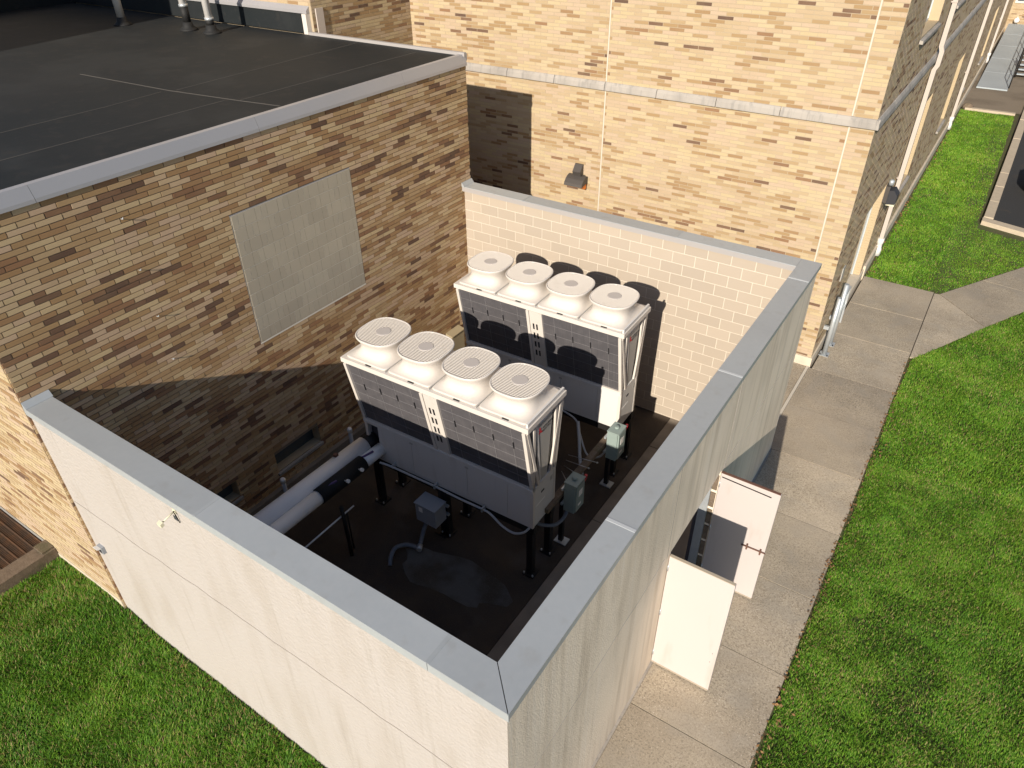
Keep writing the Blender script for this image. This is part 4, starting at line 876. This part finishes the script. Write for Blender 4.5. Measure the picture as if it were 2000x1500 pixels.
# ================================================================== GRASS (blades, joined)
def grass(poly_fn, x0, x1, y0, y1, dens, hgt, wid, zf, label, seed, dry=.06, bright=0.0, sx=1.0):
    r = np.random.default_rng(seed); n = int((x1-x0)*(y1-y0)*dens); x = r.uniform(x0, x1, n); y = r.uniform(y0, y1, n)
    big = vnoise(x*1.1+5, y*1.1, seed)*.6+vnoise(x*3.3, y*3.3+9, seed+1)*.4
    thin = vnoise(x*2.1+40, y*2.1, seed+2)
    k = poly_fn(x, y, r) & (r.random(n) < .78+.35*big) & ~((thin > .90) & (r.random(n) < .4)); x, y, big = x[k], y[k], big[k]; n = len(x)
    h = hgt*(.6+.5*r.random(n))*(.85+.3*big); a = r.uniform(0, 2*np.pi, n); lean = h*r.uniform(.25, 1.15, n)
    swirl = vnoise(x*3+3, y*3, seed+3)*6.28; a = np.where(r.random(n) < .35, swirl+r.normal(0, .5, n), a)
    dx, dy = np.cos(a), np.sin(a); w = wid*(.7+.6*r.random(n)); z = zf(x)
    sxv, syv = -dy*w/2, dx*w/2
    P = np.empty((n, 5, 3))
    P[:, 0] = np.c_[x-sxv, y-syv, z]; P[:, 1] = np.c_[x+sxv, y+syv, z]
    mx, my, mz = x+dx*lean*.35, y+dy*lean*.35, z+h*.62
    P[:, 2] = np.c_[mx+sxv*.8, my+syv*.8, mz]; P[:, 3] = np.c_[mx-sxv*.8, my-syv*.8, mz]; P[:, 4] = np.c_[x+dx*lean, y+dy*lean, z+h]
    V = P.reshape(-1, 3); b0 = (np.arange(n)*5)[:, None]
    F = np.concatenate([b0+np.array((0, 1, 2)), b0+np.array((0, 2, 3)), b0+np.array((3, 2, 4))], 1).reshape(-1, 3)
    tone = np.clip(.20+.38*big+r.normal(0, .19, n)+bright, 0, .84); tone = np.where(r.random(n) < dry*(.4+1.6*vnoise(x*1.7, y*1.7, seed+6)), r.uniform(.86, 1, n), tone)
    o = link('grass', np_mesh('grass', V, F, np.repeat(tone, 3)), 'grass'); tag(o, label, 'grass', kind='stuff')
ed = lambda r, n, s=.05: r.normal(0, s, n)
def right_lawn(x, y, r):
    m = (x > 8.385+.055*vnoise(y*1.7, y*.3+3, 55)+.03*vnoise(y*9, y*0+1, 56)+np.abs(ed(r, len(x), .02))) & (x < 12.6-.0*y); pa = np.interp(y, [13.5, 15.86, 17.23, 21.4], [8.47, 9.665, 10.385, 12.52])
    return m & ~((y > 13.5) & (x < pa+.015+np.abs(ed(r, len(x), .03))))
Zc = lambda c: (lambda x: np.full(len(x), c))
grass(right_lawn, 8.37, 12.2, 1.6, 9.5, 9000, .046, .0075, Zc(-.024), 'mown green lawn right of the concrete sidewalk, nearer part', 101, dry=.10, bright=.06)
grass(right_lawn, 8.37, 12.2, 9.5, 18.5, 5000, .050, .010, Zc(-.024), 'mown green lawn right of the concrete sidewalk, further part', 102, dry=.08, bright=.06)
def upper_lawn(x, y, r):
    e_ = np.abs(ed(r, len(x), .05)); m = (x > 6.74+e_) & (y > 17.1+e_) & (y < 36.4-e_)
    m &= np.where(y > 22.55, x < 8.84-e_+.006*(y-23), True)
    m &= ~((y > 22.5-(x-8.9)*.30-e_-.3) & (x > 8.86)); pb = np.interp(y, [17.05, 18.48, 19.95, 21.3], [8.53, 9.36, 10.2, 11.0])
    return m & (x < pb-.01-e_*.5)
grass(upper_lawn, 6.7, 11.8, 17.0, 24, 2600, .055, .014, Zc(-.055), 'bright lawn between the side wall and the parking lot kerb, near part', 103, dry=.03, bright=.10)
grass(upper_lawn, 6.7, 9.3, 24, 36.6, 1700, .06, .018, Zc(-.055), 'bright lawn between the side wall and the parking lot kerb, far part', 104, dry=.03, bright=.13)
LZv = lambda x: np.interp(x, [-4, -1.4, -.3, .7, 2.5, 5], [.17, .13, .16, -.08, -.09, -.16])
def near_lawn(x, y, r): return (y < .022-np.abs(ed(r, len(x), .035))) & ~((x < -1.64+ed(r, len(x), .015)))
grass(near_lawn, -2.0, 4.8, -3.4, .03, 7500, .075, .0085, LZv, 'longer uneven grass in front of the cream stucco wall', 105, dry=.11, bright=-.02)

# ================================================================== DRY LEAVES AND CRUMBS along edges (uncountable)
r = np.random.default_rng(77); n = 900
sel = r.random(n); x = np.where(sel < .5, 8.36+np.abs(r.normal(0, .09, n)), np.where(sel < .75, r.uniform(.2, 4.6, n), 6.68+np.abs(r.normal(0, .12, n))))
y = np.where(sel < .5, r.uniform(2.5, 13.4, n), np.where(sel < .75, -.03-np.abs(r.normal(0, .10, n)), r.uniform(17.2, 36, n)))
z = np.where(sel < .5, .012, np.where(sel < .75, LZv(x)+.03, .0)); sz = np.where(sel < .75, r.uniform(.010, .030, n), r.uniform(.02, .05, n)); a = r.uniform(0, 6.28, n); t1, t2 = r.normal(0, .3, n), r.normal(0, .3, n)
P = np.empty((n, 4, 3))
for k, (uu, vv) in enumerate(((-1, 0), (0, -.55), (1, 0), (0, .55))):
    P[:, k] = np.c_[x+sz*(uu*np.cos(a)-vv*np.sin(a)), y+sz*(uu*np.sin(a)+vv*np.cos(a)), z+sz*(uu*t1+vv*t2)]
o = link('leaf_litter', np_mesh('leaf_litter', P.reshape(-1, 3), np.arange(n*4).reshape(-1, 4), r.uniform(.35, .95, n)), 'leaf'); tag(o, 'small dry brown leaves and crumbs along the lawn and wall edges', 'leaves', kind='stuff')
